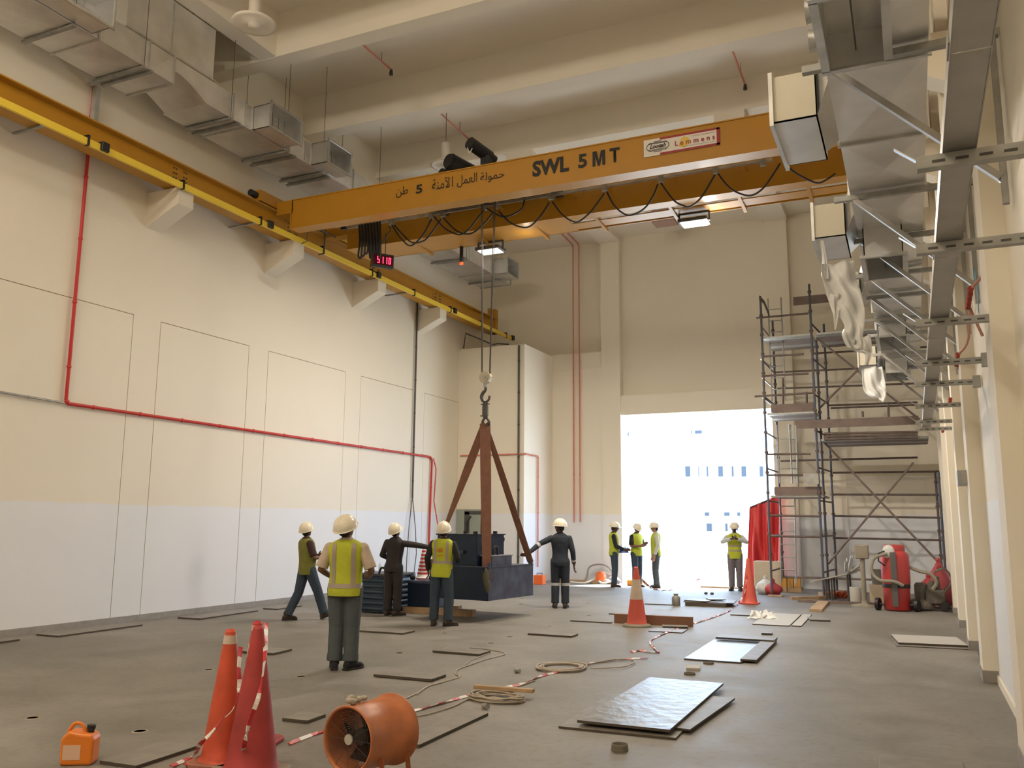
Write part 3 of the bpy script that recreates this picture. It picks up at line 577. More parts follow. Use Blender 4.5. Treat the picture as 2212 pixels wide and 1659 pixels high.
# ---- right-hand duct on wall brackets
RX0, RX1, RZ0, RZ1 = -.42, .30, 5.22, 5.72
dr = empty('air_duct', (-.06, 12, 5.2), 'large galvanised air duct on wall brackets at the right with bottom outlets', 'duct')
ys = [3.6, 5.1, 6.75, 8.2, 9.6, 11.0, 12.4, 13.8, 15.2, 16.6, 18.0, 19.6, 21.2]
for a, b in zip(ys[:-1], ys[1:]):
    duct_piece(RX0, RX1, a, b, RZ0, RZ1, .022).build('duct_section', m_duct, dr); ring_y(MB(), RX0, RX1, RZ0, RZ1, b-.015, .025).build('flange', m_steel, dr)
def drop(y0, y1, x0, x1, z0, ztop, f=.045):   # outlet dropping from the belly, open downwards, with flange and blades
    o = MB(); t = .012
    o.box((x0, y0, z0), (x1, y0+t, ztop)).box((x0, y1-t, z0), (x1, y1, ztop)).box((x0, y0, z0), (x0+t, y1, ztop)).box((x1-t, y0, z0), (x1, y1, ztop)).box((x0, y0, ztop-t), (x1, y1, ztop))
    ob = o.build('bottom_outlet', m_duct, dr); g = MB()
    g.box((x0-f, y0-f, z0-.02), (x1+f, y0+.01, z0+.01)).box((x0-f, y1-.01, z0-.02), (x1+f, y1+f, z0+.01)).box((x0-f, y0, z0-.02), (x0+.01, y1, z0+.01)).box((x1-.01, y0, z0-.02), (x1+f, y1, z0+.01)); g.build('outlet_flange', m_steel, ob)
    b = MB(); b.box(((x0+x1)/2-.004, y0+.02, z0+.1), ((x0+x1)/2+.004, y1-.02, z0+.16)).build('blade', m_darksteel, ob); return ob
drop(5.30, 6.22, -.37, .01, 4.96, RZ0+.02); drop(10.75, 11.75, -.36, .07, 4.86, RZ0+.02); drop(15.75, 16.95, -.38, .07, 4.9, RZ0+.02); drop(19.6, 20.7, -.38, .07, 4.9, RZ0+.02)
# side boxes facing the hall
m_boxcream = mat('primed_sheet', (.62, .58, .47), .5, .1)
for y0, y1, z0 in ((7.02, 7.96, 5.0), (10.3, 11.25, 5.02), (13.3, 14.2, 5.0), (19.3, 20.8, 5.02)):
    ob = outlet_x(dr, -.52, -.88, y0, y1, z0, z0+.40, -1)
    MB().box((-.87, y0-.006, z0+.01), (-.53, y0, z0+.40)).build('box_face', m_boxcream, ob)
    MB().hexa([(-.53, y0+.08, z0+.03), (RX0, y0-.12, RZ0), (RX0, y1+.12, RZ0), (-.53, y1-.08, z0+.03)], [(-.53, y0+.08, z0+.38), (RX0, y0-.12, RZ1-.03), (RX0, y1+.12, RZ1-.03), (-.53, y1-.08, z0+.38)]).build('transition', m_duct, dr)
for i in range(4): MB().cyl((-.50-.02*(i % 2), 5.3+i*.42, 5.40), (-.42, 5.3+i*.42, 5.40), .09, .07, n=12).build('spigot', m_steel, dr)
# brackets
def duct_bracket(y, nm, z=5.16, first=None):
    lab = 'channel bracket with diagonal brace under the right duct, '+nm
    if first: return copy_thing(first, (.73, y, 3.95), label=lab)
    b = empty('duct_bracket', (.73, y, 3.95), lab, 'bracket', 'wall brackets under the right-hand duct')
    MB().channel((.70, y, 3.90), (.70, y, 5.9), .041, .041, .004, up=(-1, 0, 0)).build('wall_channel', m_chan, b)
    MB().channel((-.58, y, z), (.74, y, z), .06, .055, .004).build('arm', m_chan, b)
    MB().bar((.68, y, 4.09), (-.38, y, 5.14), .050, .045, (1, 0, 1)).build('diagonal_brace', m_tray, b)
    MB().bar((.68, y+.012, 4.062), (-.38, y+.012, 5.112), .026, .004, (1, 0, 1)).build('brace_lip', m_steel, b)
    return b
b0 = duct_bracket(3.85, 'at the picture top right')
for y, nm in zip((6.55, 9.5, 11.05, 12.7, 14.0, 15.6, 16.9, 18.9, 20.6), ('beyond the first bottom outlet', 'between the two side boxes', 'beyond the box draped in plastic', 'fourth in line', 'fifth in line', 'sixth in line', 'seventh in line', 'second farthest of all', 'farthest of all')): duct_bracket(y, nm, first=b0)
# ---- cable tray with its low arms
tr = empty('cable_tray', (.27, 9, 3.3), 'long galvanised cable tray seen from beneath running along the right wall', 'cable tray')
for a, b in zip([.4, 3.1, 5.6, 8.1, 10.6, 13.1], [3.1, 5.6, 8.1, 10.6, 13.1, 15.5]):
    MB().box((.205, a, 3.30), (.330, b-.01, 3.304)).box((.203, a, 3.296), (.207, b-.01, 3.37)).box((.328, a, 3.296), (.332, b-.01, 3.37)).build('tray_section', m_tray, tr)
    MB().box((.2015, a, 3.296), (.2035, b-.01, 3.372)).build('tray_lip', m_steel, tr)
    MB().box((.196, b-.07, 3.31), (.203, b+.06, 3.355)).build('joint_plate', m_chan, tr)
def tray_arm(y, nm, first=None):
    lab = 'slotted steel arm from the right wall under the cable tray, '+nm
    if first: return copy_thing(first, (.72, y, 3.23), label=lab)
    a = empty('tray_arm', (.72, y, 3.23), lab, 'bracket', 'arms under the cable tray')
    mb = MB().channel((.10, y, 3.265), (.72, y, 3.265), .055, .055, .004, up=(0, 0, 1))
    mb.build('arm', m_chan, a)
    s = MB()
    for i in range(6): s.box((.16+i*.09, y-.0285, 3.255), (.21+i*.09, y-.0270, 3.268))
    o = s.build('slots', m_darksteel, a); o['kind'] = 'stuff'
    MB().box((.66, y-.035, 3.20), (.74, y+.035, 3.33)).build('wall_plate', m_chan, a, bevel=.004)
    MB().bar((.10, y+.02, 3.29), (.015, y+.02, 3.36), .03, .004, (1, 0, 1)).build('end_strip', m_steel, a)
    return a
a0 = tray_arm(3.97, 'nearest and largest')
for y, nm in zip((5.27, 7.27, 9.13, 10.5, 12.45, 14.4, 15.5), ('second from the nearest', 'third from the nearest', 'fourth from the nearest', 'fifth from the nearest', 'third from the far end', 'second from the far end', 'at its far end')): tray_arm(y, nm, a0)
# long horizontal-vertical channels left standing along the wall
# plastic sheeting hanging from the second side box
m_sheet = mat('plastic_sheeting', (.93, .93, .91), .3, noise=.04, nscale=5, bump=.4, bscale=7, trans=.25)
def drape(name, pts, label, parent=None, seed=1, par=None):
    """crumpled sheet: rows of (left, right) points from top to bottom"""
    rng = random.Random(seed); NX, K = 14, 5; rows = []
    L = smooth_path([p[0] for p in pts], K); Rr = smooth_path([p[1] for p in pts], K); vs = []
    ph = [rng.uniform(0, 6) for _ in range(6)]
    for j, (a, b) in enumerate(zip(L, Rr)):
        for i in range(NX+1):
            t = i/NX; p = a.lerp(b, t); w = min(.045, (b-a).length*.16)
            dd = w*(math.sin(t*9+ph[0]+j*.25)+.6*math.sin(t*17+ph[1]-j*.45)+.4*math.sin(j*.9+ph[2]+t*5)); p = p+Vector((dd*.25, -dd, 0)); vs.append(p)
    W_ = NX+1; f = [(j*W_+i, j*W_+i+1, (j+1)*W_+i+1, (j+1)*W_+i) for j in range(len(L)-1) for i in range(NX)]
    mb = MB().add(vs, f, True); o = mb.build(name, m_sheet, par)
    m = o.modifiers.new('thick', 'SOLIDIFY'); m.thickness = .004
    if not par: tag(o, label, 'sheet')
    return o
Yd = 10.28
q = lambda x, y, Y=Yd: onY(x, y, Y)
ps = empty('plastic_sheet', q(1822, 755, Yd), 'torn white plastic sheet hanging from the duct box at the right', 'sheet')
drape('sheet_body', [(q(1772, 572), q(1846, 562)), (q(1777, 615), q(1852, 600)), (q(1796, 655), q(1862, 640)), (q(1824, 700), q(1866, 690)), (q(1818, 725), q(1864, 735)), (q(1832, 752), q(1866, 757))], '', par=ps, seed=3)
drape('torn_flap', [(q(1786, 632), q(1830, 640)), (q(1794, 660), q(1816, 662)), (q(1800, 684), q(1811, 688)), (q(1803, 712), q(1806, 712))], '', par=ps, seed=5)
drape('lower_tail', [(q(1838, 738), q(1882, 722)), (q(1842, 756), q(1884, 752)), (q(1868, 765), q(1883, 765)), (q(1868, 788), q(1876, 788))], '', par=ps, seed=8)
drape('upper_wrap', [(q(1772, 520), q(1778, 518)), (q(1776, 560), q(1786, 560)), (q(1774, 600), q(1790, 604))], '', par=ps, seed=9)
qs = lambda x, y: onY(x, y, 19.33)
drape('plastic_sheet', [(qs(1862, 795), qs(1906, 792)), (qs(1864, 838), qs(1912, 830)), (qs(1880, 856), qs(1914, 848)), (qs(1892, 858), qs(1908, 870))], 'small scrap of clear plastic sheet hanging from the farther duct box', seed=12)
MB().ribbon([onX(2105, 588, .66), onX(2108, 600, .655), onX(2112, 640, .655), onX(2114, 674, .66)], .09, .004, (-1, 0, 0)).build('blue_tape', mat('blue_tape_plastic', (.02, .28, .45), .4), label='strip of bright blue tape hanging beside the wall channel at the right', cat='tape')
# ================================================================ conduits and pipes
def clips(mb, pts, every, r):
    for a, b in zip(pts[:-1], pts[1:]):
        a, b = Vector(a), Vector(b); n = max(1, int((b-a).length/every))
        for i in range(n): mb.ball(a.lerp(b, (i+.5)/n), r, n=6, m=4)
def conduit(name, pts, r, m, label, cat='conduit', group=None, every=.9, clipm=None):
    e = empty(name, pts[-1], label, cat, group); MB().tube(pts, r, 8).build('pipe', m, e); c = MB(); clips(c, pts, every, r*1.45); o = c.build('clips', clipm or m, e); o['kind'] = 'stuff'; return e
X0 = XL+.05
conduit('red_conduit', [(X0, 9.53, 9.0), (X0, 9.53, 3.62), (X0, 9.57, 3.56), (X0, 21.2, 3.53), (X0, 21.3, 3.45), (X0, 21.25, 1.9), (X0, 21.2, .15)], .028, m_red, 'red conduit dropping down the left wall then running along it to the corner')
MB().box((-12.25, 9.49, 8.30), (-12.15, 9.57, 8.98)).box((-12.28, 9.42, 8.97), (-12.0, 9.47, 9.02)).build('conduit_drop_cover', m_steel, label='grey steel cover over the top of the red conduit near the left duct', cat='conduit')
conduit('grey_conduit', [(X0, 7.0, 3.62), (X0, 9.5, 3.56)], .018, m_chan, 'thin grey conduit running left from the bend of the red conduit')
conduit('red_cable', [(X0+.03, 21.32, 3.5), (X0+.05, 21.45, 3.2), (X0+.06, 21.35, 2.3), (X0+.2, 21.4, 1.5), (X0+.4, 21.3, .9)], .016, m_red, 'loose red cable curling down beside the red conduit at the far left corner', 'cable')
conduit('black_conduit', [(X0, 20.29, 7.9), (X0, 20.29, 2.35)], .026, m_darksteel, 'dark vertical conduit on the left wall under the last corbel')
conduit('black_cable', [(X0, 20.29, 2.4), (X0+.03, 20.1, 1.6), (X0+.05, 20.0, .8), (X0+.1, 19.9, .02)], .012, m_darksteel, 'black cable hanging from the end of the dark conduit', 'cable')
conduit('black_cable', [(X0, 20.29, 2.4), (X0+.03, 20.42, 1.6), (X0+.1, 20.4, .9), (X0+.15, 20.2, .3)], .012, m_darksteel, 'second thinner black cable beside the one on the conduit end, nearer the corner', 'cable')
m_redf = mat('faded_red_pipe', (.60, .20, .15), .6)
for x in (-9.40, -9.20):
    conduit('red_sprinkler_riser', [(x, 24.0, 10.55), (x, 24.92, 10.5), (x, 25.0, 10.4), (x, 25.0, 1.75)], .022, m_redf, 'pale red riser pipe on the far wall, '+('left of the pair' if x < -9.3 else 'right of the pair'), 'pipe', 'paired red risers on the far wall', 2.2)
conduit('red_pipe', [(-12.2, 22.86, 3.68), (-10.11, 22.86, 3.68), (-10.08, 22.9, 3.68), (-10.09, 23.8, 3.68), (-10.09, 23.82, 3.6), (-10.09, 23.82, .45)], .022, m_redf, 'red pipe wrapping round the corner block and down its side', 'pipe')
conduit('corner_pipe', [(-10.31, 22.86, 6.9), (-10.29, 22.86, .3)], .03, m_darksteel, 'dark vertical pipe on the front of the corner block', 'pipe')
m_pipebox = m_darksteel
MB().tube([(-12.2, 22.95, 6.96), (-12.12, 22.92, 7.42), (-11.2, 22.95, 7.0), (-11.05, 22.95, 7.02), (-10.7, 23.0, 6.98)], .025, 6).build('bent_bracket', m_darksteel, label='bent dark steel bar lying on top of the corner block', cat='bracket')
# electrical opening in the corner block
ep = empty('electrical_panel', (-11.75, 22.88, 0), 'open grey-green electrical panel in the corner block behind the load', 'panel')
MB().box((-12.28, 22.85, .1), (-11.40, 22.9, 2.1)).build('panel_frame', mat('panel_green', (.30, .34, .29), .6), ep)
MB().box((-12.02, 22.835, .2), (-11.86, 22.85, 2.02)).box((-12.02, 22.835, 1.95), (-11.45, 22.85, 2.05)).build('door_edge', m_darksteel, ep)
MB().tube([(-11.80, 22.83, 1.9), (-11.93, 22.82, 1.7), (-11.88, 22.81, 1.3)], .02, 6).build('cable_loop', m_black, ep)
# sprinkler heads on the ceiling
for i, (p0, p1) in enumerate((((-9.53, 12.6, 11.2), (-9.53, 14.45, 11.2)), ((-9.53, 15.6, 11.2), (-9.53, 18.02, 11.15)), ((-2.78, 15.6, 11.2), (-2.78, 18.02, 11.15)))):
    e = empty('sprinkler_pipe', p1, ['short red sprinkler pipe on the ceiling between the two nearest beams', 'short red sprinkler pipe on the ceiling above the hoist motors', 'short red sprinkler pipe on the ceiling near the right duct'][i], 'pipe', 'red sprinkler pipes on the ceiling')
    MB().tube([p0, p1], .02, 6).build('pipe', m_redf, e); MB().cyl(p1, (p1[0], p1[1], p1[2]-.12), .03, .045, n=8).build('sprinkler_head', m_darksteel, e)
    for k in (.2, .8): q_ = Vector(p0).lerp(Vector(p1), k); MB().cyl(q_, (q_.x, q_.y, 11.4), .006, n=5).build('pipe_hanger', m_darksteel, e)
# high-bay lamps (switched off) hanging in view
m_hb = mat('high_bay_white', (.74, .69, .60), .4)
for x, y, z, lb in ((-9.19, 9.93, 9.62, 'white high-bay lamp hanging near the top left of the ceiling'), (-9.43, 16.69, 9.92, 'white high-bay lamp hanging behind the crane girder beside the hoist motors')):
    e = empty('high_bay_lamp', (x, y, z), lb, 'lamp', 'white high-bay lamps')
    MB().lathe([(.05, .55), (.10, .54), (.10, .12), (.13, .08), (.34, .03), (.36, 0), (.30, -.01), (.10, .0), (.09, -.05), (.001, -.06)], n=24).build('reflector_disc', m_hb, e, local=True)
    MB().cyl((0, 0, .55), (0, 0, 11.4-z), .008, n=5).build('hanging_rod', m_darksteel, e, local=True)
MB().box((-6.35, 23.3, 10.25), (-5.7, 23.8, 10.62)).build('ceiling_box', mat('red_brown_box', (.42, .27, .22), .6), label='reddish brown box fixed under the far ceiling bay', cat='box')
# boxes and red pieces on the right wall
MB().box((.50, 11.7, 2.20), (.60, 12.0, 2.38)).build('junction_box', m_chan, label='grey junction box on a pilaster of the right wall', cat='junction box')
m_redtape = mat('red_corrugated', (.40, .05, .03), .8, bump=.6, bscale=120)
for i, (a, b) in enumerate((((.59, 9.0, 3.75), (.59, 8.42, 3.80)), ((.59, 11.72, 3.66), (.59, 11.15, 3.70)), ((.59, 14.35, 3.5), (.59, 13.84, 3.53)), ((.59, 17.95, 3.45), (.59, 17.43, 3.47)))):
    a, b = Vector(a), Vector(b); n = 12
    e = empty('red_flexible_conduit', b, ['nearest', 'second', 'third', 'farthest'][i]+' ribbed red flexible conduit strapped round a right wall pilaster', 'conduit', 'red flexible conduits on the right wall pilasters')
    MB().tube([a.lerp(b, k/(2*n))+Vector((-.015, 0, .008*math.sin(k))) for k in range(2*n+1)], [.019 if k % 2 else .026 for k in range(2*n+1)], 7).build('ribbed_hose', m_redtape, e)
    if i < 2: 
        for q_ in ([a, a+Vector((.1, .15, -.25))], [b, b+Vector((.09, -.25, .12)), b+Vector((.11, -.6, .55))]): MB().tube(smooth_path(q_, 5), .015, 6).build('bare_pipe', mat('copper_pipe', (.5, .25, .2), .5), e)

for y, lb in ((12.65, 'dark outlet box at the foot of the right wall between the two nearest full pilasters'), (15.3, 'dark outlet box at the foot of the right wall beside the pale board')):
    MB().box((.66, y, .04), (.752, y+.75, .19)).build('floor_outlet', m_darksteel, label=lb, cat='outlet')
# ================================================================ people
m_skin = mat('skin_brown', (.17, .075, .045), .55, noise=.08, nscale=20); m_skind = mat('skin_dark', (.075, .035, .025), .55); m_skinl = mat('skin_light', (.38, .20, .13), .55)
m_hair = mat('black_hair', (.012, .010, .009), .7); m_hat = mat('hard_hat_white', (.80, .74, .60), .28)
m_strip = mat('reflective_grey', (.36, .30, .25), .35, .2)
def cloth(name, c, noise=.15): return mat(name, c, .82, noise=noise, nscale=9, bump=.55, bscale=11)
m_lime = cloth('lime_vest', (.46, .50, .035), .08); m_olive = cloth('olive_vest', (.19, .19, .035)); m_denim = cloth('blue_denim', (.035, .055, .085)); m_greyj = cloth('grey_denim', (.075, .09, .10))
m_blackc = cloth('black_cotton', (.014, .014, .017)); m_navyc = cloth('navy_coverall_cloth', (.022, .030, .048)); m_darkc = cloth('dark_coverall_cloth', (.028, .022, .024)); m_tee = cloth('pale_tee', (.52, .42, .33)); m_maroon = cloth('maroon_tee', (.045, .018, .02))
m_greyt = cloth('grey_trousers', (.16, .14, .15)); m_whitec = cloth('white_shirt', (.55, .55, .52)); m_boot = mat('boot_leather', (.045, .028, .02), .55, noise=.3, nscale=14); m_sole = mat('rubber_sole', (.02, .018, .016), .8)
TOR = [(.80, .150, .105, -.005), (.88, .160, .112, -.008), (.96, .150, .105, 0), (1.05, .142, .100, .005), (1.15, .152, .106, .005), (1.26, .168, .112, .0), (1.34, .178, .106, -.006), (1.395, .150, .088, -.01), (1.43, .090, .072, -.01), (1.46, .058, .058, -.005)]
def tor_at(z):
    z = max(TOR[0][0], min(TOR[-1][0], z))
    for a, b in zip(TOR[:-1], TOR[1:]):
        if z <= b[0]: t = (z-a[0])/(b[0]-a[0]); return [a[i]+(b[i]-a[i])*t for i in range(4)]
def person(loc, rz, top, label, group=None, legs=None, armL=None, armR=None, head=(0, 0), lean=(0, 0), shirt=m_tee, sleeve=1.0, trousers=m_denim, vest=None, strips='vertical', coverall=None, bands=None, skin=m_skin, voxel=.0095, boots=m_boot, hat=True, belly=0, cuff=False, wide=1.0):
    S = top/1.72
    root = empty('person', loc, label, 'person', group, rz=R(rz)); root.scale = (S*wide, S*wide, S)
    ML = Matrix.Translation((0, 0, .9)) @ Matrix.Rotation(R(-lean[0]), 4, 'X') @ Matrix.Rotation(R(lean[1]), 4, 'Y') @ Matrix.Translation((0, 0, -.9))
    T = lambda p: ML @ Vector(p)
    legs = legs or {}; (hL, kL, aL, fL) = legs.get('L', ((-.09, 0, .87), (-.105, .015, .47), (-.115, -.01, .085), (12, 0))); (hR, kR, aR, fR) = legs.get('R', ((.09, 0, .87), (.105, .015, .47), (.115, -.01, .085), (-12, 0)))
    shL, shR = Vector((-.178, -.01, 1.342)), Vector((.178, -.01, 1.342))
    eL, wL, dL = armL or ((-.235, -.03, 1.09), (-.25, .06, .86), (0, .2, -1)); eR, wR, dR = armR or ((.235, -.03, 1.09), (.25, .06, .86), (0, .2, -1))
    eL, wL, eR, wR = Vector(eL), Vector(wL), Vector(eR), Vector(wR)
    def torso(mb, inf, z0=.80, z1=1.46):
        zs = [z0+(z1-z0)*i/14 for i in range(15)]; s = []
        for z in zs:
            _, rx, ry, cy = tor_at(z); sh = inf if z < 1.40 else inf*.6
            bel = belly*math.exp(-((z-1.08)/.13)**2)
            c = T((0, cy+bel/2, z)); X = (ML.to_3x3() @ Vector((rx+sh, 0, 0))); Yv = (ML.to_3x3() @ Vector((0, ry+sh+bel, 0))); s.append((c, tuple(X), tuple(Yv)))
        mb.loft(s, 22, p=2.35)
    def limb(mb, ps, rs):
        pts = [Vector(p) for p in ps]; P = []; Rr = []
        for i in range(len(pts)-1):
            for j in range(5): t = j/5; P.append(pts[i].lerp(pts[i+1], t)); Rr.append(rs[i]+(rs[i+1]-rs[i])*t)
        P.append(pts[-1]); Rr.append(rs[-1]); mb.tube(P, Rr, 12)
        for p, r in list(zip(pts, rs)): mb.ball(p, r*.995, n=12, m=8)
    def hand(mb, w, d, side, inf=0):
        d = Vector(d).normalized(); nrm = Vector((side, 0, 0)); nrm = (nrm-d*nrm.dot(d)); nrm = nrm.normalized() if nrm.length > .1 else Vector((0, 0, 1)); u = d.cross(nrm).normalized()
        rot = Matrix((u, nrm, d)).transposed(); mb.ball(w+d*.05, .042, .017, .055, 12, 8, rot); mb.tube([w-d*.02, w+d*.03], [.026, .026], 10)
        for k, (o, ln) in enumerate(((-.031, .062), (-.011, .074), (.010, .068), (.029, .052))):
            b = w+d*.085+u*o; c1 = b+d*ln*.5-nrm*.006*side*0; c2 = c1+d*ln*.42-nrm*.022; c3 = c2+d*ln*.22-nrm*.02
            mb.tube([w+d*.05+u*o*.9, b, c1, c2, c3], [.0105, .0105, .0098, .0092, .0085], 8); mb.ball(c3, .0085, n=8, m=6)
        s = -1
        b = w+d*.03+u*s*.033; c1 = b+d*.028+u*s*.022-nrm*.012; c2 = c1+d*.028+u*s*.004-nrm*.012; mb.tube([w+d*.015+u*s*.012, b, c1, c2], [.013, .0125, .011, .0095], 8); mb.ball(c2, .0095, n=8, m=6)
    HR = Matrix.Rotation(R(head[0]), 3, 'Z') @ Matrix.Rotation(R(head[1]), 3, 'X')
    NB = T((0, -.005, 1.42)); HC = NB+ML.to_3x3() @ Vector((0, .012, .045))+HR @ Vector((0, .012, .10)); H = lambda x, y, z: HC+HR @ Vector((x, y, z))
    # ---- body: one continuous surface
    mb = MB(); torso(mb, -.006)
    legp = ((hL, kL, aL, fL), (hR, kR, aR, fR))
    for h, k, a, f in legp:
        limb(mb, [h, Vector(h).lerp(Vector(k), .35), k, Vector(k).lerp(Vector(a), .3), a], [.086, .076, .052, .053, .036])
        F = Matrix.Rotation(R(f[0]), 3, 'Z') @ Matrix.Rotation(R(f[1]), 3, 'X'); mb.ball(Vector(a)+F @ Vector((0, .05, -.045)), .034, .10, .03, 10, 8, F)
    for sh, e, w, d, s in ((shL, eL, wL, dL, 1), (shR, eR, wR, dR, -1)):
        limb(mb, [T(sh), T(sh).lerp(T(e), .4), T(e), T(e).lerp(T(w), .35), T(w)], [.052, .045, .036, .037, .026]); hand(mb, T(w), ML.to_3x3() @ Vector(d), s)
    mb.tube([T((0, -.01, 1.38)), NB, H(0, -.02, -.08)], [.062, .054, .052], 12)
    mb.ball(H(0, 0, .02), .074, .094, .100, 16, 12, HR); mb.ball(H(0, .022, -.045), .054, .066, .068, 14, 10, HR)
    mb.tube([H(0, .086, .012), H(0, .105, -.018), H(0, .088, -.028)], [.010, .014, .010], 8); mb.ball(H(0, .083, -.058), .020, .010, .009, 10, 6, HR); mb.ball(H(0, .078, .022), .045, .014, .010, 10, 6, HR)
    for s in (-1, 1): mb.ball(H(s*.076, -.005, -.008), .009, .019, .031, 8, 8, HR)
    def skinobj(name, mb, m, vox=voxel, sm=2, lb=None):
        o = mb.build(name, m, root, local=True, label=lb); r = o.modifiers.new('one_surface', 'REMESH'); r.mode = 'VOXEL'; r.voxel_size = vox; r.use_smooth_shade = True
        s = o.modifiers.new('soften', 'SMOOTH'); s.factor = .5; s.iterations = sm; return o
    skinobj('body', mb, skin, min(voxel, .0085), 1)
    ey = MB()
    for s in (-1, 1): ey.ball(H(s*.030, .084, .006), .010, .006, .006, 8, 6, HR)
    ey.build('eyes', mat('eye_dark', (.02, .015, .012), .2), root, local=True)
    MB().ball(H(0, -.012, .03), .082, .096, .092, 16, 12, HR).ball(H(0, -.05, -.03), .062, .05, .05, 12, 8, HR).build('hair', m_hair, root, local=True)
    # ---- clothes
    tr_m = coverall or trousers; mb = MB()
    torso(mb, .012, .80, 1.02)
    for h, k, a, f in legp:
        h, k, a = Vector(h), Vector(k), Vector(a); hem = a+(k-a).normalized()*.01
        limb(mb, [h+Vector((0, 0, .02)), h.lerp(k, .35), k, k.lerp(hem, .35)], [.106, .100, .084, .082]); P = [k.lerp(hem, t) for t in (.3, .5, .7, .85, 1.0)]; mb.tube(P, [.083, .080, .078, .079, .082], 14)
    if not coverall: skinobj('trousers', mb, trousers)
    sm_ = MB() if not coverall else mb; torso(sm_, .013, .86 if not coverall else .82, 1.445)
    for sh, e, w in ((shL, eL, wL), (shR, eR, wR)):
        a_, b_, c_ = T(sh), T(e), T(w)
        if sleeve >= 1: limb(sm_, [a_, a_.lerp(b_, .45), b_, b_.lerp(c_, .5)], [.064, .062, .054, .050]); sm_.tube([b_.lerp(c_, .4), b_.lerp(c_, .94)], [.050, .043], 12)
        else: limb(sm_, [a_, a_.lerp(b_, .45)], [.067, .066]); sm_.tube([a_.lerp(b_, .4), a_.lerp(b_, .90)], [.067, .068], 14)
    sm_.loft([(T((0, -.008, 1.42)), .07, .068), (T((0, -.006, 1.462)), .066, .066)], 16)
    skinobj('coverall' if coverall else 'shirt', sm_, coverall or shirt)
    # boots
    for h, k, a, f in legp:
        a = Vector(a); F = Matrix.Rotation(R(f[0]), 3, 'Z') @ Matrix.Rotation(R(f[1]), 3, 'X'); O = a-Vector((0, 0, .085)) if f[1] == 0 else a+F @ Vector((0, 0, -.085)); Q = lambda x, y, z: O+F @ Vector((x, y, z))
        b = MB(); b.loft([(Q(0, y, z), tuple(F @ Vector((rx, 0, 0))), tuple(F @ Vector((0, 0, rz_)))) for y, rx, rz_, z in ((-.085, .025, .026, .05), (-.065, .038, .045, .055), (-.02, .043, .060, .068), (.03, .043, .050, .060), (.09, .049, .036, .048), (.14, .047, .030, .042), (.175, .030, .018, .034))], 14, p=2.4)
        b.tube([Q(0, -.015, .06), Q(0, -.015, .15)], [.050, .052], 12); bo = b.build('boot', boots, root, local=True)
        MB().loft([(Q(0, y, .013), tuple(F @ Vector((rx, 0, 0))), tuple(F @ Vector((0, 0, .013)))) for y, rx in ((-.09, .030), (-.06, .042), (0, .040), (.06, .047), (.14, .050), (.185, .030))], 12, p=5).build('sole', m_sole, bo, local=True)
        bo.children[0].location = (0, 0, 0)
        if cuff: MB().tube([a.lerp(Vector(k), .06), a.lerp(Vector(k), .22)], [.084, .082], 14).build('rolled_cuff', tr_m, root, local=True)
    # vest with reflective tape
    def band(z0, z1, inf, m, name='reflective_band', zc=None):
        b = MB(); s = []
        for z in (z0, (z0+z1)/2, z1):
            _, rx, ry, cy = tor_at(z); bel = belly*math.exp(-((z-1.08)/.13)**2); s.append((T((0, cy+bel/2, z)), tuple(ML.to_3x3() @ Vector((rx+inf, 0, 0))), tuple(ML.to_3x3() @ Vector((0, ry+inf+bel, 0)))))
        b.loft(s, 26, cap=False, p=2.35).build(name, m, root, local=True)
    def vstrip(x, s, z0, z1, w, inf, m):
        pts = []; vs = []; n = 12
        for i in range(n+1):
            z = z0+(z1-z0)*i/n; _, rx, ry, cy = tor_at(z); rx += inf; ry += inf; row = []
            bel = belly*math.exp(-((z-1.08)/.13)**2); ry += bel
            for xx in (x-w/2, x, x+w/2): row.append(T((xx, cy+bel/2+s*ry*(max(0, 1-abs(xx/rx)**2.35))**(1/2.35), z)))
            vs += row
        f = [(i*3+j, i*3+j+1, i*3+j+4, i*3+j+3) for i in range(n) for j in range(2)]
        MB().add(vs, f, True).build('reflective_strip', m, root, local=True)
    if vest:
        inf = .026; mb = MB(); torso(mb, inf, .80 if strips != 'short' else .84, 1.435); vo = mb.build('safety_vest', vest, root, local=True)
        if strips:
            if strips == 'vertical': band(.90, .95, inf+.004, m_strip); band(.80, .812, inf+.003, m_blackc, 'hem_binding')
            elif strips == 'high': band(1.02, 1.07, inf+.004, m_strip)
            elif strips == 'front': band(.98, 1.02, inf+.004, m_strip); band(1.10, 1.14, inf+.004, m_strip)
            if strips in ('vertical', 'high'):
                for x in (-.105, .105):
                    for s in (-1, 1): vstrip(x, s, .95 if strips == 'vertical' else 1.07, 1.40, .045, inf+.005, m_strip)
    if bands:    # reflective tape round coverall limbs
        for (p, q, t0, t1, r) in bands(dict(hL=hL, kL=kL, aL=aL, hR=hR, kR=kR, aR=aR, shL=T(shL), eL=T(eL), wL=T(wL), shR=T(shR), eR=T(eR), wR=T(wR))):
            p, q = Vector(p), Vector(q); MB().tube([p.lerp(q, t0), p.lerp(q, t1)], r, 14).build('reflective_band', mat('reflective_pale', (.42, .42, .40), .4), root, local=True)
    if hat:
        vs = []; n = 24; K = 8; b = MB(); C = lambda x, y, z: HC+HR @ (Matrix.Rotation(R(3), 3, 'X') @ Vector((x, y, z)))
        for j in range(K+1):
            ph = math.pi/2*j/K; rr = math.cos(ph)**.85 if j < K else .001
            for i in range(n): th = 2*math.pi*i/n; vs.append(C(.124*rr*math.cos(th), -.008+.148*rr*math.sin(th), .028+.140*math.sin(ph)))
        b.add(vs, [(j*n+i, j*n+(i+1) % n, (j+1)*n+(i+1) % n, (j+1)*n+i) for j in range(K) for i in range(n)], True); ho = b.build('hard_hat', m_hat, root, local=True)
        vs = []
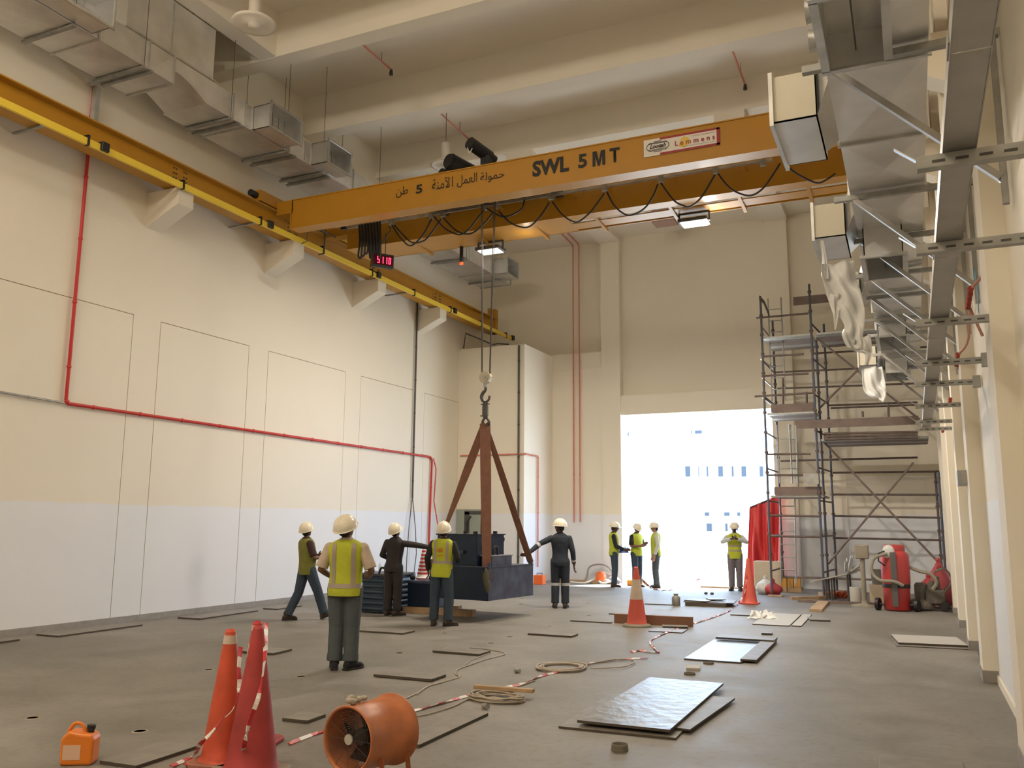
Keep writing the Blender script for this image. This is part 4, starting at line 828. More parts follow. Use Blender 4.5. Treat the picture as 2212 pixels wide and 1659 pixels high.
        for rr, z in ((1, .030), (1.08, .021), (1.08, .016), (1, .023)):
            for i in range(n): th = 2*math.pi*i/n; pk = .045*max(0, math.sin(th))**3 if rr > 1 else 0; vs.append(C(.124*rr*math.cos(th), -.008+(.148*rr+pk)*math.sin(th), z-(.012 if pk > .01 else 0)))
        MB().add(vs, [(j*n+i, j*n+(i+1) % n, ((j+1) % 4)*n+(i+1) % n, ((j+1) % 4)*n+i) for j in range(4) for i in range(n)], True).build('brim', m_hat, ho, local=True)
        MB().tube([C(0, -.008+.149*math.cos(t), .028+.141*math.sin(t)) for t in [.5+i*.21 for i in range(11)]], .009, 6).build('ridge', m_hat, ho, local=True)
    return root
TA = lambda a, b: (a, b)
stand = lambda w=.11, tL=12, tR=-12: {'L': ((-.09, 0, .87), (-w*.96, .02, .47), (-w, -.01, .085), (tL, 0)), 'R': ((.09, 0, .87), (w*.96, .02, .47), (w, -.01, .085), (tR, 0))}
# 1 the walker in the olive vest
person((-9.87, 12.78, 0), -32, 1.70, 'person in an olive vest walking with folded arms left of the others', legs={'L': ((-.09, -.02, .86), (-.10, -.10, .47), (-.10, -.29, .085), (5, 0)), 'R': ((.09, .03, .86), (.09, .19, .49), (.09, .32, .112), (-5, 20))},
       armL=((-.25, .06, 1.10), (-.06, .25, 1.12), (1, .2, .1)), armR=((.26, .04, 1.10), (.08, .24, 1.08), (-1, .2, .1)), head=(35, 16), lean=(-3, 0), shirt=m_maroon, sleeve=.5, trousers=m_denim, vest=m_olive, strips=None, skin=m_skin, belly=.02)
# 2 nearest, back turned
p2 = person((-6.22, 8.80, 0), 22, 1.80, 'nearest person, back turned, lime vest over pale tee and grey jeans', legs=stand(.085, 16, -30), armL=((-.27, -.01, 1.10), (-.20, .20, 1.00), (.6, .8, .1)), armR=((.28, -.02, 1.09), (.21, .20, 1.02), (-.6, .8, .1)),
            head=(-16, 24), shirt=m_tee, sleeve=.5, trousers=m_greyj, vest=m_lime, strips='vertical', voxel=.008, cuff=True, boots=m_blackc, belly=.02, wide=1.07)
# 3 dark coverall reaching right
person((-8.93, 14.15, 0), 2, 1.70, 'person in a black coverall stretching one arm out to the hanging load', legs=stand(.10, 10, -40), armR=((.42, .10, 1.33), (.68, .18, 1.30), (1, .1, -.05)), armL=((-.26, -.02, 1.10), (-.16, .18, 1.02), (.7, .7, .1)),
       head=(-6, 26), lean=(2, 3), coverall=m_darkc, skin=m_skin, trousers=m_darkc)
# 4 lime vest with orange print, between the load and the camera
p4 = person((-7.33, 13.14, 0), 14, 1.73, 'person in a lime vest with orange back print standing before the load', legs=stand(.125, 8, -48), armL=((-.25, -.05, 1.11), (-.27, .10, .90), (0, .5, -.8)), armR=((.27, -.03, 1.13), (.22, .19, 1.06), (-.5, .8, .2)),
            head=(4, 18), lean=(0, 2), shirt=m_blackc, trousers=m_denim, vest=m_lime, strips='high')
m_print = mat('orange_print', (.72, .10, .02), .7); S4 = 1.73/1.72
k = MB()
for i in range(14):
    a0, a1 = 2*math.pi*i/14, 2*math.pi*(i+.72)/14; r0, r1 = .042, .050; ys_ = -.143
    k.add([(r0*math.cos(a0), ys_, 1.245+r0*math.sin(a0)*.85), (r1*math.cos(a0), ys_, 1.245+r1*math.sin(a0)*.85), (r1*math.cos(a1), ys_, 1.245+r1*math.sin(a1)*.85), (r0*math.cos(a1), ys_, 1.245+r0*math.sin(a1)*.85)], [(0, 1, 2, 3)])
for z, w in ((1.262, .030), (1.245, .036), (1.228, .030), (1.16, .045)): k.box((-w, ys_-.001, z-.005), (w*.9, ys_+.001, z+.005))
o = k.build('back_print', m_print, p4, local=True); o['kind'] = 'stuff'
# 5 navy coverall holding the right sling
kb = lambda j: [(j['kL'], j['aL'], -.02, .12, .085), (j['kR'], j['aR'], -.02, .12, .085), (j['eL'], j['wL'], .1, .28, .058), (j['eR'], j['wR'], .62, .78, .052)]
person((-6.70, 17.0, 0), 18, 1.80, 'person in a navy coverall with grey bands reaching toward the right sling', legs=stand(.10, 10, -10), armL=((-.39, -.08, 1.24), (-.60, -.26, 1.06), (-.8, -.5, -.3)), armR=((.25, -.02, 1.09), (.27, .08, .84), (0, .2, -1)),
       head=(62, 0), lean=(0, 0), coverall=m_navyc, trousers=m_navyc, skin=m_skind, bands=kb)
# 6-9 the group by the doorway
m1 = person((-7.57, 23.25, 0), -70, 1.76, 'person in black shirt and lime vest nearest the door jamb, side on', legs=stand(.07, 5, -5), armL=((-.23, .02, 1.09), (-.19, .24, 1.0), (.2, 1, 0)), armR=((.23, .04, 1.09), (.18, .26, .99), (-.2, 1, 0)), head=(0, -6), shirt=m_blackc, trousers=m_denim, vest=m_lime, strips='short', skin=m_skind)
m2 = person((-7.02, 23.55, 0), -115, 1.74, 'person in lime vest and blue jeans looking down at a phone, second at the door', legs=stand(.09, 8, -8), armL=((-.24, .04, 1.10), (-.08, .24, 1.12), (.5, .7, .4)), armR=((.24, .02, 1.10), (.10, .24, 1.10), (-.5, .7, .4)), head=(-10, -24), shirt=m_blackc, sleeve=.5, trousers=m_denim, vest=m_lime, strips='short', skin=m_skin)
m3 = person((-6.46, 23.50, 0), 110, 1.76, 'person in white sleeves, lime vest and dark trousers facing the other two at the door', legs=stand(.08, 5, -5), head=(0, -4), shirt=m_whitec, trousers=m_greyj, vest=m_lime, strips='short', skin=m_skinl)
m4 = person((-4.36, 23.62, 0), 190, 1.78, 'person facing the camera in the doorway, hands raised to the chest, grey trousers', legs=stand(.10, 15, -15), armL=((-.30, .10, 1.22), (-.06, .26, 1.30), (.8, .4, .3)), armR=((.30, .10, 1.22), (.07, .27, 1.30), (-.8, .4, .3)), head=(0, -8), shirt=m_whitec, trousers=m_greyt, vest=m_lime, strips='front', skin=m_skind)
MB().box((-7.10, 23.28, 1.21), (-7.05, 23.30, 1.32)).build('phone', m_black, label='small phone held by the second worker at the door', cat='phone')
# blue hard hat hanging from the hand of the first man at the door
bh = empty('blue_hard_hat', (-7.30, 23.28, .93), 'blue hard hat held low by the worker nearest the door jamb', 'hard hat')
MB().lathe([(.15, 0), (.13, .02), (.125, .06), (.10, .11), (.06, .14), (.001, .15)], n=20).build('shell', mat('hat_blue', (.08, .14, .42), .35), bh, local=True)
MB().lathe([(.13, -.002), (.165, -.006), (.165, .002), (.13, .008)], n=20, sx=1, sy=1.1).build('brim', mat('hat_blue', (0, 0, 0)), bh, local=True)
MB().tube(smooth_path([(-.1, 0, .04), (-.06, 0, .2), (.02, 0, .22), (.09, 0, .04)]), .006, 5).build('chin_strap', mat('teal_strap', (.05, .25, .22), .6), bh, local=True)
# ================================================================ things on the floor
m_cone = mat('cone_orange', (.62, .085, .035), .5, noise=.25, nscale=5, bump=.1, bscale=20); m_coned = mat('cone_dusty_red', (.42, .045, .045), .6, noise=.3, nscale=4)
m_ctape = mat('cone_white_band', (.62, .50, .40), .45, noise=.15, nscale=8)
def cone(loc, label, h=1.0, rb=.17, rt=.035, m=m_cone, bands=(), base=m_cone, rz=0, square=True, bs=.21, lean=0):
    e = empty('traffic_cone', loc, label, 'cone', 'traffic cones', rz=rz); e.rotation_euler = (R(lean), 0, rz)
    zr = lambda z: rb+(rt-rb)*(z-.04)/(h-.04)
    MB().lathe([(zr(.03)+.02, .03), (zr(.06), .06)]+[(zr(z), z) for z in [.06+i*(h-.08)/8 for i in range(1, 9)]]+[(rt*.9, h), (rt*.7, h-.01)], n=28).build('cone_body', m, e, local=True)
    if square: MB().prism([(-bs, -bs*.7), (-bs*.7, -bs), (bs*.7, -bs), (bs, -bs*.7), (bs, bs*.7), (bs*.7, bs), (-bs*.7, bs), (-bs, bs*.7)], 'z', 0, .035).build('base', base, e, local=True, bevel=.008)
    else: MB().lathe([(bs*1.15, 0), (bs*1.18, .015), (bs*1.05, .04), (rb*1.05, .05)], n=28).build('base', base, e, local=True)
    for z0, z1 in bands:
        MB().lathe([(zr(z0)+.003, z0), (zr(z1)+.003, z1)], n=28).build('white_band', m_ctape, e, local=True)
    return e
cone((-4.62, 5.12, 0), 'orange traffic cone with white top band, leftmost of the near three', .93, .16, .035, m_cone, ((.83, .89),), mat('cone_base_dusty', (.36, .14, .09), .7), rz=.2)
cone((-4.80, 5.62, 0), 'red and white banded traffic cone just behind the plain red one', .93, .15, .035, mat('cone_red', (.48, .03, .03), .5), ((.66, .76), (.52, .60), (.86, .90)), m_coned, rz=.3)
cone((-4.28, 5.02, 0), 'plain dusty red traffic cone, rightmost of the near three', .98, .18, .035, m_coned, (), mat('cone_base_grey', (.30, .25, .20), .8), rz=-.2, bs=.22)
cone((-4.38, 14.65, 0), 'orange cone with a broad white band on a grey round base mid floor', .99, .17, .035, mat('cone_coral', (.62, .10, .07), .5), ((.45, .78),), mat('cone_base_olive', (.24, .22, .16), .8), square=False)
cone((-3.40, 19.95, 0), 'orange-red cone with no bands standing before the red tarpaulin', .98, .17, .035, mat('cone_coral', (0, 0, 0)), (), mat('cone_coral', (0, 0, 0)))
cs = cone((-8.75, 14.95, .62), 'small cone wrapped in red and white chevron tape on the equipment box', .62, .13, .02, m_white, (), mat('cone_pink', (.7, .12, .15), .5), bs=.12)
for i in range(7):
    z = .10+i*.07; r = .13+(.02-.13)*(z-.04)/.58+.004
    MB().lathe([(r, z), (r-.006, z+.035)], n=14, sm=False).build('red_chevron', mat('sign_red2', (.6, .03, .05), .5), cs, local=True)
# boards
BN = [0]
def board(c, w, l, rz, z, label, t=.026, m=m_board, group='boards lying on the floor', name='board', cat='board'):
    b = MB(); k = 4; x0 = -w/2
    b.box((-w/2, -l/2, 0), (w/2, l/2, t)); b.m = [0, 0, 1, 1, 1, 1]; o = b.build(name, [m, m_edge_shade if m in (m_board, m_boardd, MATS.get('pale_board')) else m], None, local=True, bevel=.002); o.location = (c[0], c[1], z); o.rotation_euler = (0, 0, rz); tag(o, label, cat, group)
    BN[0] += 1; return o
board((-2.38, 8.00), 1.0, 1.6, .04, .001, 'grey board peeping out on the left under the big shiny sheet', .018)
board((-2.22, 8.25), .95, 1.5, -.06, .022, 'lower board showing at the right edge of the big shiny sheet', .018)
board((-2.32, 8.42), .80, 2.32, .01, .045, 'biggest board, a worn shiny plywood sheet in the right foreground', .022, m_boardd)
board((-2.45, 12.40), .72, 2.0, .02, .002, 'worn shiny board of the middle stack, the widest one', .018, m_boardd)
board((-2.02, 12.55), .20, 2.1, .02, .021, 'narrow plain board along the right side of the middle stack')
board((-2.37, 13.55), .84, .38, .01, .040, 'thin board lying across the far end of the middle stack')
board((.08, 14.75), .92, 1.0, .12, .012, 'pale board lying near the right wall plinths', .03, mat('pale_board', (.42, .40, .37), .6))
board((.10, 14.55), .98, .9, .1, 0, 'strip of darker board under the pale one by the right wall', .012)
board((-.05, 6.95), .56, 1.05, .03, 0, 'grey board at the bottom right corner', .012)
board((-5.25, 8.72), .74, .34, .02, .006, 'board on the floor right of the nearest person')
board((-5.60, 10.62), .70, .34, .0, .003, 'board on the floor near where the loose white wire begins')
board((-5.20, 12.88), .72, .30, .0, .002, 'thin board lying before the navy machine base')
board((-7.70, 12.02), .84, .38, .03, 0, 'board behind the nearest person, under the lime vest worker')
board((-7.95, 9.48), .56, .42, .08, .002, 'board partly hidden by the near cones')
board((-11.82, 10.0), .46, 1.6, .03, 0, 'long board against the foot of the left wall, nearest')
board((-11.75, 12.7), .50, 1.6, .06, 0, 'long pale board against the foot of the left wall, behind the first')
board((-11.95, 8.05), .5, 1.3, .03, 0, 'board corner at the left edge of the picture by the wall')
board((-11.6, 14.3), .35, .8, .06, 0, 'small board by the left wall beyond the second long one')
board((-3.70, 6.72), .24, 1.25, .02, 0, 'narrow board sticking out behind the orange fan')
board((-4.98, 6.50), .26, .28, .05, .002, 'small square board between the cones and the fan')
board((-5.22, 5.02), .34, .62, .04, 0, 'dark board beside the orange jerrycan')
board((-2.38, 16.9), .62, 2.1, .02, .002, 'pale board with a seam near the plastic scraps', .015, mat('pale_board', (0, 0, 0)))
board((-1.96, 16.95), .16, 2.1, .02, .004, 'narrow offcut beside the seamed pale board', .015, mat('pale_board', (0, 0, 0)))
board((-1.70, 17.2), .35, .5, .2, 0, 'bent metal offcut right of the seamed board', .03)
board((-1.93, 19.9), .24, 2.2, .02, 0, 'timber board lying toward the scaffold', .05, m_wood)
board((-5.28, 14.88), .75, .10, .03, 0, 'thin strip on the floor left of the banded cone', .02)
board((-5.20, 16.33), .46, .06, .0, 0, 'thin dark strip beyond the banded cone', .02)
board((-5.10, 18.7), .60, .06, .1, 0, 'thin dark strip beside the grey can', .02)
board((-3.05, 17.28), .52, .06, .0, 0, 'thin dark strip left of the plastic scraps', .02)
board((-4.9, 24.4), 1.1, .16, .0, 0, 'timber laid across the doorway floor', .04, m_wood)
board((-3.75, 14.3), .55, .5, .05, 0, 'small grey offcut at the foot of the banded cone', .015)
board((-3.75, 14.75), .42, .25, .3, .016, 'little framed offcut leaning on the timber', .02)
board((-4.2, 15.02), 1.36, .10, .05, 0, 'brown timber beam behind the banded cone', .16, mat('brown_timber', (.24, .12, .07), .7), group='timbers')
# stack of slabs mid floor
for i, (x, y, w, l, rz, t, lb) in enumerate(((-4.12, 19.2, .86, .8, 0, .07, 'lowest thick slab of the small stack mid floor'), (-4.1, 19.2, 1.05, .7, .1, .02, 'wide board above the thick slab of the stack'), (-4.3, 19.1, .5, .5, -.2, .02, 'smaller board near the top of the stack'), (-4.0, 19.3, .35, .3, .5, .02, 'tilted offcut on top of the stack'))):
    board((x, y), w, l, rz, (0, .07, .09, .11)[i], lb, t, group='stack of boards mid floor')
# timber on the cable coil
o = board((-3.85, 8.22), .63, .07, .10, .055, 'pale timber batten lying on the coil of white cable', .035, m_wood, group='timbers'); o.name = 'timber_batten'
MB().box((-4.155, 8.08, .05), (-4.06, 8.2, .095))
# core holes with rims
m_hole = mat('core_hole_dark', (.035, .028, .022), .9)
HOLE = ['left of the near cone tops', 'at the far left edge of the foreground', 'just left of the near cones', 'right of the nearest person, farther off', 'right behind the nearest person\'s shoes', 'beyond the thin board before the load', 'under the hanging load\'s right end', 'between the navy coverall worker and the banded cone', 'behind the hole near the banded cone', 'just before the thin board by the load', 'near the lime vest boots, right of two', 'near the lime vest boots, left of two', 'under the far side of the load', 'right of the navy coverall worker\'s boots']
for i, (x, y) in enumerate([(-7.58, 8.07), (-7.12, 5.48), (-5.9, 5.54), (-6.31, 10.2), (-6.34, 8.19), (-5.71, 12.39), (-8.3, 18.66), (-5.69, 13.95), (-5.68, 15.88), (-5.65, 11.61), (-6.8, 12.31), (-7.26, 12.6), (-7.76, 17.39), (-6.53, 18.21)]):
    h = empty('core_hole', (x, y, 0), 'round dark core hole in the floor '+HOLE[i], 'hole', 'core holes in the floor')
    MB().lathe([(.052, .0015), (.001, .0015)], n=18).build('dark_opening', m_hole, h, local=True)
    MB().lathe([(.050, .001), (.052, .006), (.060, .005), (.066, 0)], n=18).build('rim', mat('hole_rim', (.34, .30, .25), .9), h, local=True)
for x, y, lb in ((-2.47, 10.34, 'dark pipe stub beside the small tile, nearer the big sheet'), (-2.44, 11.22, 'dark pipe stub just before the middle board stack'), (-2.16, 6.72, 'broken pipe collar on the floor in front of the big shiny sheet')):
    h = empty('pipe_stub', (x, y, 0), lb, 'pipe', 'pipe stubs'); MB().lathe([(.066, 0), (.066, .022), (.052, .024), (.050, .003), (.001, .003)], n=20).build('collar', mat('stub_dusty', (.13, .11, .085), .8), h, local=True)
    if y < 7: MB().lathe([(.064, .02), (.062, .05), (.05, .05), (.05, .02)], n=20).build('ring', mat('stub_dusty', (0, 0, 0)), h, local=True)
board((-2.52, 10.75), .16, .26, .2, 0, 'small pale tile between the two pipe stubs', .03, mat('tile_pale', (.45, .42, .38), .7), name='tile', cat='tile', group='tiles')
board((-2.23, 14.6), .16, .2, .1, 0, 'small dark tile beyond the middle board stack', .03, name='tile', cat='tile', group='tiles')
# cables and tape on the floor
m_cable = mat('white_cable', (.42, .36, .29), .6)
def coil(c, rx, ry, n, seed, h=.09):
    rng = random.Random(seed); pts = []
    for i in range(n*14):
        t = 2*math.pi*i/14; k = 1+.16*math.sin(t*.37+seed)+rng.uniform(-.05, .05); pts.append((c[0]+math.cos(t)*rx*k+rng.uniform(-.006, .006), c[1]+math.sin(t)*ry*k, c[2]+.012+h*(.5+.5*math.sin(i*.071*seed))*rng.uniform(.5, 1)))
    return smooth_path(pts, 2)
e = empty('cable_coil', (-3.83, 8.05, 0), 'heap of coiled white cable under the pale timber batten', 'cable', 'white cable coils'); MB().tube(coil((-3.83, 8.02, 0), .25, .17, 11, 3, .05), .0085, 5).build('coiled_cable', m_cable, e)
MB().cyl((-3.78, 7.62, .025), (-3.71, 7.57, .03), .022, .026, n=12).build('plug', m_chan, e)
e = empty('cable_coil', (-3.98, 10.1, 0), 'flat coil of white cable farther off beside the striped tape', 'cable', 'white cable coils'); MB().tube(coil((-3.95, 10.05, 0), .26, .30, 8, 5, .02), .008, 5).build('coiled_cable', m_cable, e)
MB().cyl((-4.32, 9.55, .025), (-4.25, 9.5, .03), .026, .022, n=12).build('plug', m_chan, e); MB().tube(smooth_path([(-3.75, 10.3, .02), (-3.55, 10.9, .02), (-3.3, 10.9, .02), (-3.28, 10.4, .02), (-3.6, 10.1, .02)], 6), .008, 5).build('stray_loop', m_cable, e)
def wire(px, label, r=.007, m=m_cable, z=.01, **k):
    o = MB().tube(smooth_path([onZ(x, y, z) for x, y in px], 5), r, 5).build('wire', m, label=label, cat='cable', **k); return o
wire([(1015, 1399), (1050, 1402), (1088, 1409), (1086, 1415), (1050, 1424), (1010, 1438), (990, 1445), (984, 1455), (992, 1462), (975, 1468), (930, 1480), (905, 1495), (878, 1508)], 'long white wire winding over the floor from the far board to the orange fan')
wire([(1060, 1410), (1020, 1425), (1000, 1440), (985, 1450), (992, 1462), (960, 1472), (920, 1484), (900, 1502)], 'second thinner white wire following the long one', .005)
wire([(895, 1548), (930, 1541), (980, 1525), (1012, 1510), (1050, 1500), (1110, 1485), (1155, 1470)], 'grey cable running from the fan past the timber batten')
m_tw, m_tr = mat('tape_white', (.70, .66, .62), .4), mat('tape_red', (.50, .03, .04), .4)
def tape(pts, label, seg=.11, w=.03, r=.012, name='barrier_tape'):
    P = smooth_path(pts, 6); L = [0]
    for a, b in zip(P[:-1], P[1:]): L.append(L[-1]+(b-a).length)
    def at(s):
        s = max(0, min(L[-1], s))
        for i in range(len(P)-1):
            if s <= L[i+1]: return P[i].lerp(P[i+1], (s-L[i])/max(1e-6, L[i+1]-L[i]))
        return P[-1]
    e = empty(name, P[0], label, 'tape', 'red and white barrier tapes'); n = max(2, int(L[-1]/seg)); A, B = MB(), MB()
    for i in range(n):
        s0 = L[-1]*i/n; s1 = L[-1]*(i+1)/n; q = [at(s0+(s1-s0)*k/3) for k in range(4)]
        (A if i % 2 else B).ribbon(q, w, .006, [(math.sin(i*.9+k*.3)*.8, math.cos(i*.6)*.3, 1) for k in range(4)])
    for b, m, nm in ((A, m_tw, 'white_stripes'), (B, m_tr, 'red_stripes')): o = b.build(nm, m, e); o['kind'] = 'stuff'
    return e
F = lambda x, y, z=.012: onZ(x, y, z)
tape([F(1400, 1421), F(1350, 1424), F(1290, 1430), F(1240, 1444), F(1170, 1460), F(1125, 1478), F(1060, 1490), F(1010, 1503), F(950, 1520), F(892, 1536)], 'striped tape twisted across the floor from the fan to the far coil', .12, .03)
tape([F(700, 1579), F(672, 1588), F(640, 1600), F(625, 1607)], 'striped tape between the near cones and the orange fan', .12, .03)
tape([F(1425, 1409), F(1400, 1408), F(1380, 1405), F(1364, 1409)], 'crumpled end of striped tape lying in a short bundle', .06, .05)
tape([F(1422, 1408), F(1404, 1388), F(1420, 1375), F(1470, 1355), F(1520, 1340), F(1570, 1322), F(1592, 1306), Vector((-3.47, 19.8, .25)), Vector((-3.42, 19.85, .62))], 'white striped tape running up to the orange-red cone', .10, .03)
tape([Vector((-4.40, 14.66, .93)), Vector((-4.5, 16, .55)), Vector((-4.9, 19, .30)), Vector((-5.3, 22.0, .22)), Vector((-4.25, 24.4, .75))], 'striped tape stretched low across the doorway', .16, .04)
p = lambda x, y, Y: onY(x, y, Y)
tape([p(520, 1398, 5.15), p(516, 1440, 5.05), p(517, 1480, 5.0), p(505, 1530, 4.95), p(480, 1555, 4.9), p(455, 1585, 4.85), p(432, 1608, 4.85), F(418, 1632, .02), F(370, 1655, .02)], 'striped tape draped down over the leftmost near cone', .09, .03)
tape([p(575, 1346, 5.3), p(572, 1420, 4.95), p(560, 1500, 4.85), p(540, 1555, 4.8), p(530, 1600, 4.8), F(520, 1652, .03)], 'striped tape falling between the two red cones', .10, .03)
tape([F(400, 1652, .02), F(440, 1640, .02), F(470, 1655, .02), F(520, 1645, .02), F(560, 1652, .02)], 'crumpled striped tape round the feet of the near cones', .08, .04)
# orange fan
fe = empty('drum_fan', (-3.08, 4.68, 0), 'orange portable drum fan standing in the near foreground', 'fan')
m_fan = mat('fan_orange', (.52, .175, .06), .42, noise=.2, nscale=6, bump=.08, bscale=14, dark=(.34, .11, .05))
A, B = Vector((-3.109, 4.477, .450)), Vector((-3.056, 4.873, .440)); d = (B-A).normalized(); s = d.cross(Vector((0, 0, 1))).normalized(); u = s.cross(d)
def ring(c, r, n=40): return [c+s*math.cos(2*math.pi*i/n)*r+u*math.sin(2*math.pi*i/n)*r for i in range(n)]
def shell(prof, m, nm, par):
    vs = []; n = 40
    for t, r in prof: vs += ring(A+d*t, r)
    MB().add(vs, [(j*n+i, j*n+(i+1) % n, (j+1)*n+(i+1) % n, (j+1)*n+i) for j in range(len(prof)-1) for i in range(n)], True).build(nm, m, par)
shell([(-.002, .180), (-.008, .188), (0, .195), (.01, .188), (.38, .198), (.39, .214), (.405, .214), (.405, .19), (.37, .186), (.0, .178), (-.002, .180)], m_fan, 'drum', fe)
g = MB()
for k in range(1, 15): g.tube(ring(A+d*.012, .012*k)+[ring(A+d*.012, .012*k)[0]], .0013, 4)
for k in range(12): a = 2*math.pi*k/12; g.cyl(A+d*.012+s*math.cos(a)*.03+u*math.sin(a)*.03, A+d*.012+s*math.cos(a)*.19+u*math.sin(a)*.178, .0015, n=4)
o = g.build('guard_grille', m_darksteel, fe); o['kind'] = 'stuff'
MB().cyl(A+d*.004, A+d*.014, .030, n=20).build('badge', mat('badge_grey', (.42, .40, .34), .4), fe)
rot = MB()
for k in range(5):
    a = 2*math.pi*k/5+.3; r1, r2 = s*math.cos(a)+u*math.sin(a), s*math.cos(a+.75)+u*math.sin(a+.75); c = A+d*.14
    rot.hexa([c+r1*.04, c+r1*.175, c+r2*.175+d*.07, c+r2*.04+d*.04], [c+r1*.04+d*.006, c+r1*.175+d*.006, c+r2*.175+d*.076, c+r2*.04+d*.046])
rot.cyl(A+d*.11, A+d*.20, .05, n=16).build('rotor', mat('rotor_dark', (.03, .022, .02), .5), fe)
MB().cyl(A+d*.20, A+d*.37, .07, n=18).build('motor', m_darksteel, fe)
for k in range(4): a = 2*math.pi*k/4+.5; MB().bar(A+d*.30+(s*math.cos(a)+u*math.sin(a))*.06, A+d*.30+(s*math.cos(a)+u*math.sin(a))*.19, .012, .012).build('motor_strut', m_darksteel, fe)
for t in (.12, .36):
    for sg in (-1, 1):
        c = A+d*t+s*sg*.16-u*.10; MB().bar(c, Vector((c.x+s.x*sg*.05, c.y+s.y*sg*.05, .0)), .035, .006, d).build('leg', m_fan, fe)
rg = MB(); rng = random.Random(11)
for i in range(7): c = A+d*(.03+.02*i)+s*rng.uniform(-.07, .02)+u*(.205+rng.uniform(0, .014)); rg.ball(c, rng.uniform(.018, .032), rng.uniform(.018, .03), rng.uniform(.012, .022), 9, 7)
o = rg.build('rag', mat('rag_cloth', (.42, .38, .31), .85, noise=.3, nscale=20, bump=.8, bscale=40), label='crumpled pale rag lying on top of the orange fan', cat='cloth'); r_ = o.modifiers.new('one_surface', 'REMESH'); r_.mode = 'VOXEL'; r_.voxel_size = .006
# orange jerrycan, bottom left
jc = empty('jerrycan', (-5.53, 4.66, 0), 'orange plastic jerrycan with black cap at the bottom left corner', 'jerrycan', rz=R(30)); m_jc = mat('jerry_orange', (.78, .22, .02), .35, noise=.08)
MB().prism([(-.11, 0), (.11, 0), (.115, .17), (.095, .21), (.02, .215), (-.06, .235), (-.10, .20), (-.115, .17)], 'y', -.075, .075).build('can_body', m_jc, jc, local=True, bevel=.02, bseg=3)
MB().cyl((.065, 0, .21), (.065, 0, .235), .024, n=12).cyl((.065, 0, .235), (.068, 0, .262), .030, n=12).build('cap', m_black, jc, local=True)
MB().tube(smooth_path([(-.09, 0, .215), (-.05, 0, .27), (.0, 0, .265), (.03, 0, .215)], 4), .013, 8).build('handle', m_jc, jc, local=True)
MB().box((-.09, -.078, .04), (.03, -.0755, .14)).build('paper_label', mat('label_peach', (.72, .48, .35), .6), jc, local=True)
# far orange box and debris by the corner block
MB().box((-9.9, 23.05, 0), (-9.62, 23.3, .26)).build('orange_case', mat('case_orange', (.85, .16, .03), .5), label='orange plastic case on the floor beside the corner block', cat='case', bevel=.01)
MB().tube([(-9.84, 23.17, .26), (-9.84, 23.17, .31), (-9.68, 23.17, .31), (-9.68, 23.17, .26)], .012, 6).build('case_handle', m_black, bpy.data.objects['orange_case'])
MB().tube(smooth_path([(-9.3, 24.3, .02), (-8.9, 24.6, .06), (-8.8, 24.7, .45), (-8.3, 24.7, .5), (-7.9, 24.7, .1)], 5), .025, 6).build('hose', mat('hose_grey', (.30, .28, .25), .7), label='grey hose arching against the end wall behind the doorway group', cat='hose')
MB().tube(smooth_path([(-9.2, 24.2, .02), (-8.7, 24.0, .03), (-8.5, 24.4, .12), (-8.2, 24.1, .03), (-7.9, 24.5, .15), (-8.4, 24.8, .3)], 5), .03, 6).build('hose', m_white, label='white pipe lengths tangled on the floor along the end wall', cat='hose')
board((-8.9, 24.3), 1.9, .12, .0, 0, 'timber lying along the end wall left of the doorway', .09, m_wood, group='timbers')
MB().lathe([(.16, 0), (.15, .2), (.10, .28), (.001, .3)], (-8.35, 24.4, .05), n=14).build('orange_bucket', mat('case_orange', (0, 0, 0)), label='dull orange bucket against the end wall', cat='bucket')
MB().box((-7.45, 24.0, 0), (-7.0, 24.3, .16)).build('yellow_orange_box', mat('box_amber', (1, .36, .04), .5), label='bright amber box low in the doorway behind the group', cat='box', bevel=.02)
for i, (x, y, r) in enumerate(((-8.0, 24.5, .16), (-7.85, 24.35, .12), (-8.15, 24.35, .10))):
    MB().ball((x, y, r*.7), r, r*.8, r*.7, 12, 8).build('debris_bag', mat('bag_grey', (.35, .34, .36), .5, bump=.6, bscale=15), label=['largest', 'middle', 'smallest'][i]+' grey bag of rubbish heaped by the door jamb', cat='bag', group='bags by the door jamb')
# grey can and small things mid floor
cn = empty('metal_can', (-4.72, 18.7, 0), 'grey screw-top metal can standing alone mid floor', 'can'); MB().lathe([(.085, 0), (.088, .01), (.088, .17), (.06, .20), (.045, .205), (.045, .23), (.05, .235), (.05, .25), (.001, .25)], n=20).build('can_body', mat('can_grey', (.22, .21, .18), .5, .3), cn, local=True)
for i, (x, y) in enumerate(((-3.9, 22.0), (-3.75, 22.0))): MB().ball((x-.9, y, .03), .05, .04, .03, 8, 6).build('rubble', m_darksteel, label=('left' if i == 0 else 'right')+' of two small dark lumps on the bright doorway floor', cat='rubble', group='lumps of rubble')
for i, (x, y) in enumerate(((-2.85, 16.9), (-2.6, 16.95), (-2.75, 17.25))):
    drape('plastic_scrap', [(Vector((x, y, .10+.05*(i == 0))), Vector((x+.12, y+.02, .14))), (Vector((x-.03, y-.05, .05)), Vector((x+.18, y-.06, .06))), (Vector((x-.08, y-.12, .012)), Vector((x+.26, y-.14, .012)))], ['tallest crumpled scrap of clear plastic on the floor near the seamed board', 'right-hand scrap of clear plastic on the seamed board', 'hindmost scrap of clear plastic near the seamed board'][i], seed=20+i)
